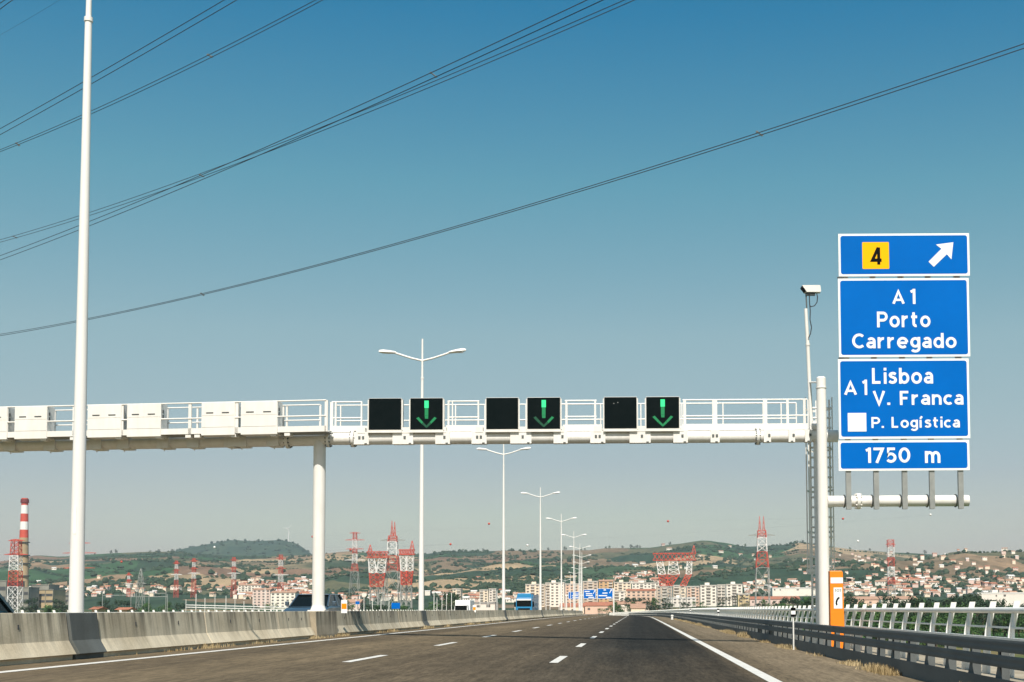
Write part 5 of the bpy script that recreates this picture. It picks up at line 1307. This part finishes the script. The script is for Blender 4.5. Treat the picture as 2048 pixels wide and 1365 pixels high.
# ------------------------------------------------------------------ dry grass along the rail and the barrier
def grass(name, fn, count, label, h0, h1):
    b = MB(); rd = random.Random(3)
    for _ in range(count):
        p, dens = fn(rd)
        if p is None: continue
        h = rd.uniform(h0, h1) * dens; a = rd.uniform(0, 6.28); w = rd.uniform(.006, .014); l = rd.uniform(.1, .5) * h
        d = Vector((math.cos(a), math.sin(a), 0)); s = Vector((-d.y, d.x, 0)) * w
        m1 = p + d * l * .4 + Vector((0, 0, h * .6)); t1 = p + d * l + Vector((0, 0, h))
        b.add([p - s, p + s, m1 + s * .7, m1 - s * .7, t1], [(0, 1, 2, 3), (3, 2, 4)])
    o = b.build(name, M['dry']); stuff(o); o['label'] = label
def along(lat, sd, ymax, thr):
    def f(rd):
        y = 14 + (ymax - 14) * rd.random() ** 1.6; d = noise.noise(Vector((y * .35, lat, 0))) + .5 * noise.noise(Vector((y * 1.7, lat, 5)))
        if d < thr * rd.random(): return None, 0
        return rp(lat + rd.gauss(0, sd), y, -.01), .5 + max(0, d)
    return f
grass('dry_grass', along(4.50, .10, 150, .18), 30000, 'dry yellow grass tufts along the foot of the guard rail', .04, .20)
grass('dry_grass', along(-9.82, .05, 90, .55), 9000, 'dry grass tufts along the foot of the median barrier', .05, .16)

# ------------------------------------------------------------------ haze, sky, sun
hz = MB().box((-9000, -900, -14), (9000, 7800, 430)).build('haze', [])
hz['kind'] = 'stuff'
hm = bpy.data.materials.new('haze_air'); hm.use_nodes = True; nt = hm.node_tree; nt.nodes.clear()
out = nt.nodes.new('ShaderNodeOutputMaterial'); pv = nt.nodes.new('ShaderNodeVolumePrincipled')
pv.inputs['Color'].default_value = (.80, .90, .97, 1); pv.inputs['Density'].default_value = 7.0e-5; pv.inputs['Anisotropy'].default_value = .2
nt.links.new(pv.outputs[0], out.inputs['Volume']); hz.data.materials.append(hm)

SKYA, SKYD, SKYO = 1.0, 1.0, .4
EL, AZ = R(52), R(5)
SD = Vector((math.sin(AZ) * math.cos(EL), -math.cos(AZ) * math.cos(EL), math.sin(EL)))
w = bpy.data.worlds.new('World'); sc.world = w; w.use_nodes = True; nt = w.node_tree
sky = nt.nodes.new('ShaderNodeTexSky'); sky.sky_type = 'NISHITA'; sky.sun_disc = False
sky.sun_elevation = EL; sky.sun_rotation = math.atan2(SD.x, SD.y); sky.altitude = 0; sky.air_density = SKYA; sky.dust_density = SKYD; sky.ozone_density = SKYO
bg = nt.nodes['Background']; bg.inputs['Strength'].default_value = .10; sep = nt.nodes.new('ShaderNodeSeparateColor'); nt.links.new(sky.outputs[0], sep.inputs[0]); cmb = nt.nodes.new('ShaderNodeCombineColor')
CURVES = (((0, 0), (.131, .013), (.18, .092), (.268, .24), (.428, .36), (.487, .43), (.545, .49), (1, .75)),
          ((0, 0), (.206, .164), (.278, .278), (.397, .385), (.50, .42), (.574, .442), (.625, .495), (.645, .532), (1, .75)),
          ((0, 0), (.343, .32), (.44, .38), (.56, .44), (.66, .465), (1, .6)))     # film response of the photograph, channel by channel
for ch, cv in enumerate(CURVES):
    d0 = nt.nodes.new('ShaderNodeMath'); d0.operation = 'MULTIPLY'; d0.inputs[1].default_value = .1; nt.links.new(sep.outputs[ch], d0.inputs[0])
    p0 = ramp_nodes(nt, d0.outputs[0], [(x, (y, y, y)) for x, y in cv])
    m0 = nt.nodes.new('ShaderNodeMath'); m0.operation = 'MULTIPLY'; m0.inputs[1].default_value = 10; nt.links.new(p0, m0.inputs[0]); nt.links.new(m0.outputs[0], cmb.inputs[ch])
nt.links.new(cmb.outputs[0], bg.inputs['Color'])
sl = bpy.data.lights.new('sun', 'SUN'); sl.energy = 4.8; sl.angle = R(.5); sl.color = (1, .94, .845)
so = bpy.data.objects.new('sun', sl); C.objects.link(so); so.rotation_euler = SD.to_track_quat('Z', 'Y').to_euler(); so.location = (0, -20, 40)
sc.view_settings.view_transform = 'Standard'; sc.view_settings.look = 'None'; sc.view_settings.exposure = .3; sc.view_settings.gamma = 1
sc.cycles.volume_max_steps = 64
sc.cycles.max_bounces = 8
